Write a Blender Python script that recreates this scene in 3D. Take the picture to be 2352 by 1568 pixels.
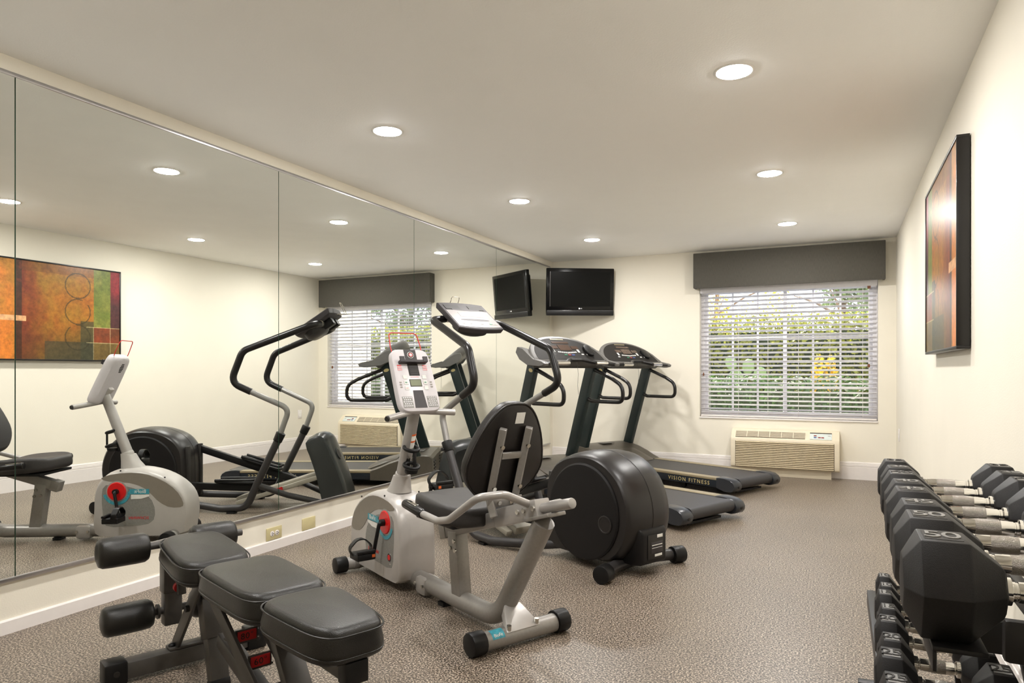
import bpy, bmesh, math, random
from mathutils import Vector, Matrix
random.seed(7)
for o in list(bpy.data.objects): bpy.data.objects.remove(o)
scene = bpy.context.scene
col = scene.collection

# ------------------------------------------------------------------ camera / light / exposure
F_PX, YAW, HORIZON, CAM_H = 1580.85, 0.443, 851.09, 1.1088
cam = bpy.data.cameras.new('camera')
cam.sensor_width = 36.0
cam.lens = F_PX / 2352 * 36.0
cam.shift_y = (HORIZON - 784.0) / 2352
cam.clip_start = 0.05
camo = bpy.data.objects.new('camera', cam)
col.objects.link(camo)
camo.location = (0, 0, CAM_H)
camo.rotation_euler = (math.pi / 2, 0, YAW)
scene.camera = camo

world = bpy.data.worlds.new('world')
scene.world = world
world.use_nodes = True
bg = world.node_tree.nodes['Background']
bg.inputs[0].default_value = (0.84, 0.90, 1.0, 1)
bg.inputs[1].default_value = 4.6

sun = bpy.data.lights.new('sun', 'SUN')
sun.energy = 26.0
sun.angle = math.radians(1.0)
sun.color = (1.0, 0.9, 0.72)
suno = bpy.data.objects.new('sun', sun)
col.objects.link(suno)
suno.rotation_euler = (math.radians(-38), math.radians(-22), 0)

vs = scene.view_settings
vs.view_transform = 'Standard'
vs.look = 'None'
vs.gamma = 1.0
vs.use_curve_mapping = False
vs.exposure = 0.24

LENS_E = 400.0         # emission of each ceiling lamp's frosted drop lens

# ------------------------------------------------------------------ materials
def lin(c):
    out = []
    for x in c:
        x /= 255.0
        out.append(x / 12.92 if x <= 0.04045 else ((x + 0.055) / 1.055) ** 2.4)
    return tuple(out) + (1.0,)

MATS = {}
def mat(name, rgb, rough=0.5, metal=0.0, var=0.06, vscale=30.0, bump=0.0, bscale=200.0, coat=0.0, spec=None, stretch=None, emit=0.0):
    m = bpy.data.materials.new(name)
    m.use_nodes = True
    nt = m.node_tree
    b = nt.nodes['Principled BSDF']
    b.inputs['Roughness'].default_value = rough
    b.inputs['Metallic'].default_value = metal
    if coat: b.inputs['Coat Weight'].default_value = coat; b.inputs['Coat Roughness'].default_value = 0.15
    if spec is not None: b.inputs['Specular IOR Level'].default_value = spec
    c = lin(rgb)
    tc = nt.nodes.new('ShaderNodeTexCoord')
    src = tc.outputs['Object']
    if stretch:
        mp = nt.nodes.new('ShaderNodeMapping'); mp.inputs['Scale'].default_value = stretch
        nt.links.new(src, mp.inputs[0]); src = mp.outputs[0]
    n = nt.nodes.new('ShaderNodeTexNoise')
    n.inputs['Scale'].default_value = vscale
    n.inputs['Detail'].default_value = 4
    nt.links.new(src, n.inputs['Vector'])
    r = nt.nodes.new('ShaderNodeValToRGB')
    r.color_ramp.elements[0].position = 0.3
    r.color_ramp.elements[1].position = 0.7
    r.color_ramp.elements[0].color = tuple(max(0, x * (1 - var)) for x in c[:3]) + (1,)
    r.color_ramp.elements[1].color = tuple(min(1, x * (1 + var)) for x in c[:3]) + (1,)
    nt.links.new(n.outputs['Fac'], r.inputs[0])
    nt.links.new(r.outputs[0], b.inputs['Base Color'])
    if bump:
        n2 = nt.nodes.new('ShaderNodeTexNoise')
        n2.inputs['Scale'].default_value = bscale
        n2.inputs['Detail'].default_value = 3
        nt.links.new(src, n2.inputs['Vector'])
        bp = nt.nodes.new('ShaderNodeBump')
        bp.inputs['Strength'].default_value = bump
        bp.inputs['Distance'].default_value = 0.002
        nt.links.new(n2.outputs['Fac'], bp.inputs['Height'])
        nt.links.new(bp.outputs[0], b.inputs['Normal'])
    if emit:
        b.inputs['Emission Color'].default_value = c
        b.inputs['Emission Strength'].default_value = emit
    MATS[name] = m
    return m

mat('wall_cream', (234, 228, 213), 0.62, var=0.015, vscale=3, bump=0.25, bscale=160)
mat('ceiling_white', (251, 250, 247), 0.75, var=0.012, vscale=4, bump=0.3, bscale=120)
mat('trim_white', (232, 226, 222), 0.45, var=0.015)
mat('aluminium', (190, 188, 190), 0.28, 1.0, var=0.03)
mat('white_plastic', (236, 232, 236), 0.4, var=0.015)
mat('blind_white', (230, 228, 232), 0.45, var=0.02)
mat('window_vinyl', (228, 226, 230), 0.4, var=0.01)
mat('cord_white', (220, 216, 214), 0.7)
mat('wood_brown', (110, 62, 30), 0.5)
mat('valance_fabric', (86, 83, 76), 0.9, var=0.16, vscale=60, stretch=(6, 6, 0.4), bump=0.2, bscale=260)
mat('ac_beige', (226, 214, 190), 0.45, var=0.015)
mat('ac_louver', (206, 190, 158), 0.5, var=0.02)
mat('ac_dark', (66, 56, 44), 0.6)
mat('ac_panel', (206, 214, 210), 0.35)
mat('ivory_plate', (206, 194, 148), 0.35, var=0.02)
mat('dark_slot', (30, 26, 22), 0.6)
mat('tv_black', (10, 10, 11), 0.16, var=0.02, spec=0.3)
mat('tv_screen', (11, 12, 11), 0.3, var=0.01, spec=0.12)
mat('tv_grey', (96, 96, 96), 0.25, 0.6)
mat('logo_white', (240, 240, 240), 0.4)
mat('frame_black', (20, 17, 16), 0.35)
mat('ring_white', (240, 238, 234), 0.4, var=0.01)
# machines
mat('tm_green', (27, 39, 39), 0.38, spec=0.4, var=0.06, vscale=60)
mat('tm_navy', (25, 31, 38), 0.42, spec=0.35, var=0.05)
mat('tm_tan', (150, 138, 112), 0.4, 0.3, var=0.05, stretch=(0.3, 20, 1))
mat('tm_belt', (47, 46, 48), 0.45, var=0.08, vscale=80)
mat('tm_hood', (76, 70, 61), 0.36, var=0.06, bump=0.1, bscale=400)
mat('tm_cap', (44, 46, 50), 0.28, spec=0.45, var=0.05)
mat('tm_console', (92, 90, 87), 0.45, 0.0, spec=0.4, var=0.05)
mat('tm_panel', (38, 36, 34), 0.6, spec=0.15, var=0.04)
mat('display_brown', (74, 56, 46), 0.2)
mat('gold_text', (196, 178, 124), 0.4)
mat('grip_black', (21, 19, 19), 0.3, spec=0.4, var=0.08, vscale=60)
mat('black_plastic', (18, 17, 17), 0.42, spec=0.3, var=0.06)
mat('key_green', (40, 110, 80), 0.4); mat('key_red', (140, 50, 48), 0.4); mat('key_blue', (60, 80, 140), 0.4)
mat('key_white', (205, 203, 200), 0.4)
mat('el_housing', (31, 28, 27), 0.34, spec=0.4, var=0.08, vscale=400, bump=0.12, bscale=600)
mat('el_side', (20, 18, 18), 0.45, spec=0.25, var=0.05, bump=0.12, bscale=600)
mat('el_frame', (48, 46, 46), 0.36, 0.1, var=0.05)
mat('el_pipe', (146, 144, 141), 0.35, 0.55, var=0.03)
mat('el_ramp', (150, 144, 130), 0.42, var=0.03)
mat('el_cover', (36, 39, 39), 0.28, var=0.05)
mat('el_face', (150, 145, 144), 0.3, 0.1, var=0.04)
mat('label_white', (226, 224, 218), 0.5)
mat('label_red', (186, 28, 30), 0.45)
mat('label_orange', (214, 96, 36), 0.45)
mat('bike_silver', (170, 166, 162), 0.35, 0.4, var=0.03)
mat('bike_grey', (146, 142, 137), 0.38, 0.45, var=0.05, vscale=80)
mat('bike_shell', (176, 171, 166), 0.34, 0.1, var=0.02)
mat('bike_taupe', (128, 120, 109), 0.42, var=0.03)
mat('bike_dots', (132, 130, 125), 0.5, var=0.16, vscale=240)
mat('bike_red', (214, 28, 28), 0.3, var=0.05)
mat('bike_teal', (64, 150, 166), 0.4, var=0.25, vscale=80)
mat('bike_white', (200, 195, 197), 0.32, var=0.02)
mat('lcd', (128, 134, 108), 0.45, spec=0.2)
mat('charcoal', (56, 52, 53), 0.5, spec=0.35, var=0.05)
mat('seat_vinyl', (28, 24, 22), 0.36, spec=0.35, var=0.08, vscale=90, bump=0.25, bscale=500)
mat('seat_grey', (50, 47, 45), 0.5, spec=0.35, var=0.08, vscale=90, bump=0.25, bscale=500)
mat('chrome', (222, 220, 216), 0.10, 1.0, var=0.02)
mat('knurl', (170, 164, 156), 0.26, 1.0, var=0.10, vscale=500, bump=1.0, bscale=900)
mat('bolt_steel', (200, 198, 192), 0.2, 1.0)
mat('bench_leather', (31, 29, 26), 0.33, spec=0.42, var=0.07, vscale=25, bump=0.35, bscale=420)
mat('bench_steel', (80, 77, 74), 0.4, 0.2, spec=0.4, var=0.05)
mat('rubber_black', (25, 23, 23), 0.48, spec=0.28, var=0.10, vscale=200, bump=0.25, bscale=700)
mat('rubber_worn', (128, 126, 122), 0.5, var=0.16, vscale=60)
mat('rack_black', (24, 22, 22), 0.4, 0.0, spec=0.3, var=0.05)
mat('glass_edge', (70, 104, 84), 0.2)
mat('red_wire', (196, 40, 34), 0.35)
mat('cord_black', (36, 34, 32), 0.6)
mat('building_cream', (232, 216, 186), 0.8, var=0.03, vscale=6)
mat('ground_concrete', (214, 208, 198), 0.9, var=0.08, vscale=3)
mat('leaf_dark', (48, 70, 34), 0.6, var=0.5, vscale=14)
mat('leaf_yellow', (112, 114, 40), 0.6, var=0.5, vscale=12)
mat('leaf_gold', (222, 178, 46), 0.6, var=0.2, vscale=14)  # autumn tree's own gold; on the shrub it stands for painted sunlight
mat('leaf_olive', (86, 100, 66), 0.6, var=0.35, vscale=14)
mat('leaf_core', (34, 46, 24), 0.9, var=0.3, vscale=10)
mat('cactus_green', (96, 116, 66), 0.55, var=0.1)
mat('bark', (92, 74, 58), 0.9, var=0.3, vscale=20)

# foliage lets some light through
for k in ('leaf_dark', 'leaf_yellow', 'leaf_gold', 'leaf_olive'):
    nt = MATS[k].node_tree
    b = nt.nodes['Principled BSDF']
    tr = nt.nodes.new('ShaderNodeBsdfTranslucent')
    mx = nt.nodes.new('ShaderNodeMixShader'); mx.inputs[0].default_value = 0.45
    ramp = [n for n in nt.nodes if n.type == 'VALTORGB'][0]
    nt.links.new(ramp.outputs[0], tr.inputs[0])
    nt.links.new(b.outputs[0], mx.inputs[1]); nt.links.new(tr.outputs[0], mx.inputs[2])
    nt.links.new(mx.outputs[0], nt.nodes['Material Output'].inputs[0])

def floor_material():
    m = bpy.data.materials.new('floor_speckle'); m.use_nodes = True
    nt = m.node_tree; b = nt.nodes['Principled BSDF']
    tc = nt.nodes.new('ShaderNodeTexCoord')
    v = nt.nodes.new('ShaderNodeTexNoise'); v.inputs['Scale'].default_value = 140; v.inputs['Detail'].default_value = 2; v.inputs['Roughness'].default_value = 0.75
    nt.links.new(tc.outputs['Object'], v.inputs['Vector'])
    r = nt.nodes.new('ShaderNodeValToRGB'); e = r.color_ramp.elements
    e[0].position = 0.40; e[0].color = lin((38, 31, 25))
    e[1].position = 0.60; e[1].color = lin((186, 172, 154))
    x = e.new(0.47); x.color = lin((86, 75, 64))
    x = e.new(0.54); x.color = lin((122, 109, 95))
    nt.links.new(v.outputs['Fac'], r.inputs[0])
    n2 = nt.nodes.new('ShaderNodeTexNoise'); n2.inputs['Scale'].default_value = 1.6; n2.inputs['Detail'].default_value = 4
    nt.links.new(tc.outputs['Object'], n2.inputs['Vector'])
    mr = nt.nodes.new('ShaderNodeMapRange'); mr.inputs[1].default_value = 0.3; mr.inputs[2].default_value = 0.7; mr.inputs[3].default_value = 0.92; mr.inputs[4].default_value = 1.08
    nt.links.new(n2.outputs['Fac'], mr.inputs[0])
    mx = nt.nodes.new('ShaderNodeMix'); mx.data_type = 'RGBA'; mx.blend_type = 'MULTIPLY'; mx.inputs[0].default_value = 1.0
    nt.links.new(r.outputs[0], mx.inputs[6]); nt.links.new(mr.outputs[0], mx.inputs[7])
    nt.links.new(mx.outputs[2], b.inputs['Base Color'])
    b.inputs['Roughness'].default_value = 0.38
    bp = nt.nodes.new('ShaderNodeBump'); bp.inputs['Strength'].default_value = 0.12; bp.inputs['Distance'].default_value = 0.002
    nt.links.new(v.outputs['Fac'], bp.inputs['Height']); nt.links.new(bp.outputs[0], b.inputs['Normal'])
    MATS['floor'] = m
floor_material()

def mirror_material():
    m = bpy.data.materials.new('mirror_glass'); m.use_nodes = True
    nt = m.node_tree; b = nt.nodes['Principled BSDF']
    b.inputs['Metallic'].default_value = 1.0
    n = nt.nodes.new('ShaderNodeTexNoise'); n.inputs['Scale'].default_value = 1.0
    r = nt.nodes.new('ShaderNodeValToRGB')
    r.color_ramp.elements[0].color = (0.90, 0.92, 0.89, 1); r.color_ramp.elements[1].color = (0.92, 0.935, 0.905, 1)
    nt.links.new(n.outputs['Fac'], r.inputs[0]); nt.links.new(r.outputs[0], b.inputs['Base Color'])
    b.inputs['Roughness'].default_value = 0.0
    MATS['mirror'] = m
mirror_material()

def glass_material():
    m = bpy.data.materials.new('window_glass'); m.use_nodes = True
    nt = m.node_tree
    for n in list(nt.nodes):
        if n.type != 'OUTPUT_MATERIAL': nt.nodes.remove(n)
    t = nt.nodes.new('ShaderNodeBsdfTransparent'); t.inputs[0].default_value = (0.95, 0.97, 0.97, 1)
    g = nt.nodes.new('ShaderNodeBsdfGlossy'); g.inputs['Roughness'].default_value = 0.02
    fr = nt.nodes.new('ShaderNodeFresnel'); fr.inputs[0].default_value = 1.45
    mx = nt.nodes.new('ShaderNodeMixShader')
    nt.links.new(fr.outputs[0], mx.inputs[0]); nt.links.new(t.outputs[0], mx.inputs[1]); nt.links.new(g.outputs[0], mx.inputs[2])
    nt.links.new(mx.outputs[0], nt.nodes['Material Output'].inputs[0])
    MATS['glass'] = m
glass_material()

def lens_material():
    m = bpy.data.materials.new('lamp_lens'); m.use_nodes = True
    nt = m.node_tree; b = nt.nodes['Principled BSDF']
    n = nt.nodes.new('ShaderNodeTexNoise'); n.inputs['Scale'].default_value = 4.0
    r = nt.nodes.new('ShaderNodeValToRGB')
    r.color_ramp.elements[0].color = (1, 0.975, 0.945, 1); r.color_ramp.elements[1].color = (1, 0.98, 0.955, 1)
    nt.links.new(n.outputs['Fac'], r.inputs[0]); nt.links.new(r.outputs[0], b.inputs['Emission Color'])
    b.inputs['Emission Strength'].default_value = LENS_E
    MATS['lens'] = m
lens_material()

def attr_material(name, rough):
    m = bpy.data.materials.new(name); m.use_nodes = True
    nt = m.node_tree; b = nt.nodes['Principled BSDF']
    a = nt.nodes.new('ShaderNodeAttribute'); a.attribute_name = 'paint'
    n = nt.nodes.new('ShaderNodeTexNoise'); n.inputs['Scale'].default_value = 26; n.inputs['Detail'].default_value = 8; n.inputs['Roughness'].default_value = 0.7
    tc = nt.nodes.new('ShaderNodeTexCoord'); nt.links.new(tc.outputs['Object'], n.inputs['Vector'])
    mr = nt.nodes.new('ShaderNodeMapRange'); mr.inputs[1].default_value = 0.3; mr.inputs[2].default_value = 0.7; mr.inputs[3].default_value = 0.6; mr.inputs[4].default_value = 1.35
    nt.links.new(n.outputs['Fac'], mr.inputs[0])
    mx = nt.nodes.new('ShaderNodeMix'); mx.data_type = 'RGBA'; mx.blend_type = 'MULTIPLY'; mx.inputs[0].default_value = 1.0
    nt.links.new(a.outputs['Color'], mx.inputs[6]); nt.links.new(mr.outputs[0], mx.inputs[7])
    nt.links.new(mx.outputs[2], b.inputs['Base Color'])
    b.inputs['Roughness'].default_value = rough
    MATS[name] = m
attr_material('canvas_paint', 0.32)

# ------------------------------------------------------------------ mesh helpers
def V(s, t, z): return Vector((s, -t, z))     # machine frame: s forward, t to the right, z up

def fillet(pts, rad, seg=6):
    pts = [Vector(p) for p in pts]
    out = [pts[0]]
    for i in range(1, len(pts) - 1):
        a, b, c = pts[i - 1], pts[i], pts[i + 1]
        u = (a - b); w = (c - b)
        r = rad[i - 1] if isinstance(rad, (list, tuple)) else rad
        ang = u.angle(w)
        if ang > math.pi - 0.02 or r <= 0: out.append(b); continue
        d = min(r / math.tan(ang / 2), u.length * 0.48, w.length * 0.48)
        p0 = b + u.normalized() * d; p1 = b + w.normalized() * d
        for k in range(seg + 1):
            t = k / seg
            out.append(p0 * (1 - t) ** 2 + b * 2 * t * (1 - t) + p1 * t * t)
    out.append(pts[-1])
    return out

class MB:
    def __init__(self): self.v = []; self.f = []
    def add(self, vs_, fs):
        o = len(self.v); self.v += [Vector(p) for p in vs_]; self.f += [tuple(i + o for i in f) for f in fs]; return self
    def box(self, x0, x1, y0, y1, z0, z1):
        return self.add([(x0, y0, z0), (x1, y0, z0), (x1, y1, z0), (x0, y1, z0), (x0, y0, z1), (x1, y0, z1), (x1, y1, z1), (x0, y1, z1)],
                        [(0, 3, 2, 1), (4, 5, 6, 7), (0, 1, 5, 4), (1, 2, 6, 5), (2, 3, 7, 6), (3, 0, 4, 7)])
    def obox(self, c, ax, ay, az):     # oriented box: centre and three half vectors
        c = Vector(c); ax, ay, az = Vector(ax), Vector(ay), Vector(az)
        vs_ = [c + ax * i + ay * j + az * k for k in (-1, 1) for i, j in ((-1, -1), (1, -1), (1, 1), (-1, 1))]
        return self.add(vs_, [(0, 3, 2, 1), (4, 5, 6, 7), (0, 1, 5, 4), (1, 2, 6, 5), (2, 3, 7, 6), (3, 0, 4, 7)])
    def beam(self, p0, p1, w, d, side=(0, 1, 0)):   # rectangular bar; w across `side`, d across the third axis
        p0, p1 = Vector(p0), Vector(p1); ax = (p1 - p0); s = Vector(side)
        s = (s - ax * (s.dot(ax) / ax.length_squared)).normalized(); u = ax.normalized().cross(s)
        return self.obox((p0 + p1) / 2, ax / 2, s * w / 2, u * d / 2)
    def ring(self, c, n, r, seg, ref=None):
        n = n.normalized()
        a = Vector((0, 0, 1)) if abs(n.z) < 0.9 else Vector((1, 0, 0))
        if ref is not None: a = ref
        u = (a - n * a.dot(n)).normalized(); w = n.cross(u)
        return [c + u * r * math.cos(2 * math.pi * k / seg) + w * r * math.sin(2 * math.pi * k / seg) for k in range(seg)], u
    def tube(self, path, r, seg=12, caps=True):
        path = [Vector(p) for p in path]; n = len(path); vs_ = []; ref = None
        for i, p in enumerate(path):
            if i == 0: t = path[1] - p
            elif i == n - 1: t = p - path[i - 1]
            else: t = (path[i + 1] - p).normalized() + (p - path[i - 1]).normalized()
            rr = r[i] if isinstance(r, (list, tuple)) else r
            pts, ref = self.ring(p, t, rr, seg, ref); vs_ += pts
        fs = []
        for i in range(n - 1):
            for k in range(seg):
                a = i * seg + k; b = i * seg + (k + 1) % seg
                fs.append((a, b, b + seg, a + seg))
        if caps: fs.append(tuple(range(seg))[::-1]); fs.append(tuple((n - 1) * seg + k for k in range(seg)))
        return self.add(vs_, fs)
    def cyl(self, p0, p1, r, seg=20): return self.tube([p0, p1], r, seg)
    def lathe(self, prof, origin, axis, seg=24, caps=True):   # prof: (radius, distance along axis)
        axis = Vector(axis).normalized(); o = Vector(origin); vs_ = []; ref = None
        for r, hgt in prof:
            pts, ref = self.ring(o + axis * hgt, axis, max(r, 1e-5), seg, ref); vs_ += pts
        fs = []; n = len(prof)
        for i in range(n - 1):
            for k in range(seg):
                a = i * seg + k; b = i * seg + (k + 1) % seg
                fs.append((a, b, b + seg, a + seg))
        if caps: fs.append(tuple(range(seg))[::-1]); fs.append(tuple((n - 1) * seg + k for k in range(seg)))
        return self.add(vs_, fs)
    def loft(self, rings, caps=True, closed=True):
        n = len(rings[0]); vs_ = [p for r in rings for p in r]; fs = []
        for i in range(len(rings) - 1):
            for k in range(n if closed else n - 1):
                a = i * n + k; b = i * n + (k + 1) % n
                fs.append((a, b, b + n, a + n))
        if caps: fs.append(tuple(range(n))[::-1]); fs.append(tuple((len(rings) - 1) * n + k for k in range(n)))
        return self.add(vs_, fs)
    def build(self, name, m, parent=None, bevel=0.0, bseg=2, smooth=35, recalc=True):
        me = bpy.data.meshes.new(name)
        me.from_pydata([tuple(p) for p in self.v], [], self.f)
        bm = bmesh.new(); bm.from_mesh(me)
        if recalc: bmesh.ops.recalc_face_normals(bm, faces=bm.faces)
        if bevel > 0:
            ed = [e for e in bm.edges if len(e.link_faces) == 2 and e.calc_face_angle(0) > 0.5]
            bmesh.ops.bevel(bm, geom=ed, offset=bevel, segments=bseg, affect='EDGES', profile=0.5, clamp_overlap=True)
        bm.to_mesh(me); bm.free()
        if smooth:
            for p in me.polygons: p.use_smooth = True
            me.set_sharp_from_angle(angle=math.radians(smooth))
        me.materials.append(MATS[m])
        o = bpy.data.objects.new(name, me); col.objects.link(o)
        if parent is not None: o.parent = parent
        return o

def empty(name, loc=(0, 0, 0), deg=0.0, parent=None):
    o = bpy.data.objects.new(name, None); col.objects.link(o)
    o.location = loc; o.rotation_euler = (0, 0, math.radians(deg)); o.empty_display_size = 0.1
    if parent is not None: o.parent = parent
    return o
def tag(o, label, cat, group=None):
    o['label'] = label; o['category'] = cat
    if group: o['group'] = group
    return o
def struct(o): o['kind'] = 'structure'; return o
def share(src, name, parent=None, loc=None, rot=None):
    c = src.copy(); c.name = name; col.objects.link(c); c.parent = parent
    if loc is not None: c.location = loc
    if rot is not None: c.rotation_euler = rot
    return c
def copy_tree(o, parent=None):
    c = o.copy(); col.objects.link(c); c.parent = parent
    for ch in list(o.children): copy_tree(ch, c)
    return c
def superellipse(a, b, n=2.6, seg=40, cx=0.0, cy=0.0):
    out = []
    for k in range(seg):
        t = 2 * math.pi * k / seg; c, s = math.cos(t), math.sin(t)
        out.append((cx + a * math.copysign(abs(c) ** (2 / n), c), cy + b * math.copysign(abs(s) ** (2 / n), s)))
    return out
def cushion(mb, outline, z0, z1, edge=0.02, dome=0.006, mapf=None, taper=0.0):
    """soft pad: outline in 2D, rounded upper and lower edges, gently domed top"""
    cx = sum(p[0] for p in outline) / len(outline); cy = sum(p[1] for p in outline) / len(outline)
    ext = max(max(abs(p[0] - cx) for p in outline), max(abs(p[1] - cy) for p in outline))
    def ringat(inset, z):
        k = 1 - inset / ext
        pts = [(cx + (p[0] - cx) * k, cy + (p[1] - cy) * k, z) for p in outline]
        return [mapf(*p) if mapf else Vector(p) for p in pts]
    rings = [ringat(ext * 0.97, z0), ringat(edge * 0.5, z0), ringat(0.0, z0 + edge * 0.4)]
    rings.append(ringat(-0.002, (z0 + z1 - edge) / 2))
    for k in range(0, 6):
        a = k / 5 * math.pi / 2
        rings.append(ringat(taper + edge * (1 - math.cos(a)), z1 - edge + edge * math.sin(a)))
    for k in (0.5, 0.75, 0.97): rings.append(ringat(taper + edge + (ext - edge - taper) * k * 0.98, z1 + dome * k))
    mb.loft(rings)
    return mb
def text_geo(txt, size, extr=0.001, space=1.0, shear=0.0):
    cu = bpy.data.curves.new('txt', 'FONT'); cu.body = txt; cu.size = size; cu.extrude = extr
    cu.align_x = 'CENTER'; cu.align_y = 'CENTER'; cu.space_character = space; cu.resolution_u = 3; cu.shear = shear
    o = bpy.data.objects.new('txt', cu); col.objects.link(o)
    dg = bpy.context.evaluated_depsgraph_get(); dg.update()
    me = o.evaluated_get(dg).to_mesh()
    vs_ = [v.co.copy() for v in me.vertices]; fs = [tuple(p.vertices) for p in me.polygons]
    o.evaluated_get(dg).to_mesh_clear()
    bpy.data.objects.remove(o); bpy.data.curves.remove(cu)
    return vs_, fs
def text_part(name, txt, size, m, parent, origin, right, up, extr=0.0008, space=1.0, shear=0.0):
    vs_, fs = text_geo(txt, size, extr, space, shear)
    r, u = Vector(right).normalized(), Vector(up).normalized(); n = r.cross(u); o = Vector(origin)
    return MB().add([o + r * p.x + u * p.y + n * p.z for p in vs_], fs).build(name, m, parent, smooth=0, recalc=False)

# ------------------------------------------------------------------ the room
XL, XR, D, H, YF = -3.17, 0.52, 7.845, 2.44, -1.3
XM = -3.157
struct(MB().box(XL - .1, XR + .1, YF - .1, D + .2, -0.1, 0).build('floor', 'floor', smooth=0))
struct(MB().box(XL - .1, XR + .1, YF - .1, D + .2, H, H + .1).build('ceiling', 'ceiling_white', smooth=0))
struct(MB().box(XL - .1, XL, YF - .1, D + .2, 0, H).build('wall_left', 'wall_cream', smooth=0))
struct(MB().box(XR, XR + .1, YF - .1, D + .2, 0, H).build('wall_right', 'wall_cream', smooth=0))
struct(MB().box(XL, XR, YF - .1, YF, 0, H).build('wall_front', 'wall_cream', smooth=0))
WX0, WX1, WZ0, WZ1 = -1.402, 0.360, 0.586, 2.09
wb = MB()
wb.box(XL, WX0, D, D + .16, 0, H); wb.box(WX1, XR, D, D + .16, 0, H)
wb.box(WX0, WX1, D, D + .16, 0, WZ0); wb.box(WX0, WX1, D, D + .16, WZ1, H)
struct(wb.build('wall_back', 'wall_cream', smooth=0))

def baseboard(name, p0, p1, inward, hgt, grooves=True):
    p0, p1, n = Vector(p0), Vector(p1), Vector(inward)
    if grooves:
        prof = [(0, 0), (.014, 0), (.014, hgt * .70), (.011, hgt * .715), (.011, hgt * .735), (.014, hgt * .75), (.013, hgt * .87), (.009, hgt * .885), (.009, hgt * .905), (.011, hgt * .92), (.007, hgt * .985), (0, hgt)]
    else:
        prof = [(0, 0), (.011, 0), (.011, hgt * .9), (.007, hgt), (0, hgt)]
    rings = [[p + n * a + Vector((0, 0, b)) for a, b in prof] for p in (p0, p1)]
    return struct(MB().loft(rings).build(name, 'trim_white', smooth=0))
baseboard('baseboard_left', (XL, YF, 0), (XL, D, 0), (1, 0, 0), 0.060, False)
baseboard('baseboard_back', (XL, D, 0), (XR, D, 0), (0, -1, 0), 0.180)
baseboard('baseboard_right', (XR, D, 0), (XR, YF, 0), (-1, 0, 0), 0.180)

# aluminium channels that hold the mirror
struct(MB().box(XL, XL + .020, .2, 7.73, .220, .238).build('trim_1', 'aluminium', bevel=.002))
struct(MB().box(XL, XL + .018, .2, 7.73, 2.353, 2.371).build('trim_2', 'aluminium', bevel=.002))
seams = [0.215, 1.735, 3.256, 4.773, 6.281, 7.724]
mlab = ['tall frameless wall mirror panel beside the bench end of the room',
        'tall frameless mirror panel on the wall behind the weight bench',
        'tall frameless mirror panel on the wall above the two ivory outlet plates',
        'tall frameless mirror panel on the wall behind the elliptical trainer console',
        'tall frameless mirror panel reaching the corner under the television']
for i in range(5):
    y0, y1 = seams[i] + .0025, seams[i + 1] - .0025
    e = empty('mirror_panel', (XM, (y0 + y1) / 2, .232))
    MB().box(-.0002, 0, -(y1 - y0) / 2, (y1 - y0) / 2, 0, 2.122).build('reflective_face', 'mirror', e, smooth=0)
    MB().box(-.0075, -.0003, -(y1 - y0) / 2, (y1 - y0) / 2, 0, 2.122).build('glass_edge', 'glass_edge', e, smooth=0)
    tag(e, mlab[i], 'mirror', 'mirror panels')

# outlet plates
def plate(name, label, w, hgt, m):
    e = empty(name); MB().box(-w / 2, w / 2, -.007, 0, -hgt / 2, hgt / 2).build('cover_plate', m, e, bevel=.003); tag(e, label, 'outlet'); return e
o1 = plate('outlet', 'ivory duplex outlet plate low on the wall under the mirror', .127, .076, 'ivory_plate')
for sx in (-.02, .02):
    MB().lathe([(.0165, 0), (.0165, .004), (.014, .005)], (sx, -.006, 0), (0, -1, 0), 20).build('receptacle', 'trim_white', o1)
    for dx, dz in ((-.003, .006), (-.003, -.006), (.008, 0)):
        MB().box(sx + dx - .004, sx + dx + .004, -.0125, -.010, dz - .0016, dz + .0016).build('slot', 'dark_slot', o1, smooth=0)
o1.location = (XL, 3.228, .1015); o1.rotation_euler = (0, 0, math.pi / 2)
o2 = plate('blank_plate', 'blank ivory cover plate low on the wall, no sockets', .124, .078, 'ivory_plate')
for sx in (-.048, .048): MB().cyl((sx, -.0085, 0), (sx, -.006, 0), .003, 10).build('screw', 'ac_louver', o2)
o2.location = (XL, 3.537, .1005); o2.rotation_euler = (0, 0, math.pi / 2)
o3 = plate('outlet', 'white outlet plate on the wall beside the window corner', .075, .118, 'trim_white')
for dz in (-.02, .02): MB().lathe([(.0165, 0), (.0165, .003)], (0, -.006, dz), (0, -1, 0), 20).build('receptacle', 'ring_white', o3)
o3.location = (XR, 7.45, .50); o3.rotation_euler = (0, 0, -math.pi / 2)

# ------------------------------------------------------------------ recessed lights
rings_ = MB().lathe([(.0755, -.0010), (.0775, -.0042), (.083, -.0036), (.090, -.0008), (.090, 0), (.0755, 0), (.0755, -.0010)], (0, 0, 0), (0, 0, 1), 40, caps=False)
def ceiling_light(x, y, label):
    e = empty('recessed_light', (x, y, H))
    if 'ring' not in ceiling_light.__dict__:
        ceiling_light.ring = rings_.build('trim_ring', 'ring_white', e)
        ceiling_light.lens = MB().lathe([(.076, -.0030), (.066, -.0058), (.044, -.0076), (.001, -.0084)], (0, 0, 0), (0, 0, 1), 20, caps=False).build('lens', 'lens', e)
    else:
        share(ceiling_light.ring, 'trim_ring', e); share(ceiling_light.lens, 'lens', e)
    tag(e, label, 'ceiling light', 'recessed ceiling lights')
rows = [(6.70, 'nearest the window wall'), (4.94, 'halfway down the room'), (3.19, 'above the exercise bike'), (1.43, 'added out of view above the weight bench end')]  # bench-end pair is added out of view to light the foreground, continuing the grid
for y, w in rows: ceiling_light(-.42, y, 'round recessed ceiling light, picture wall row, ' + w)
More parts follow.
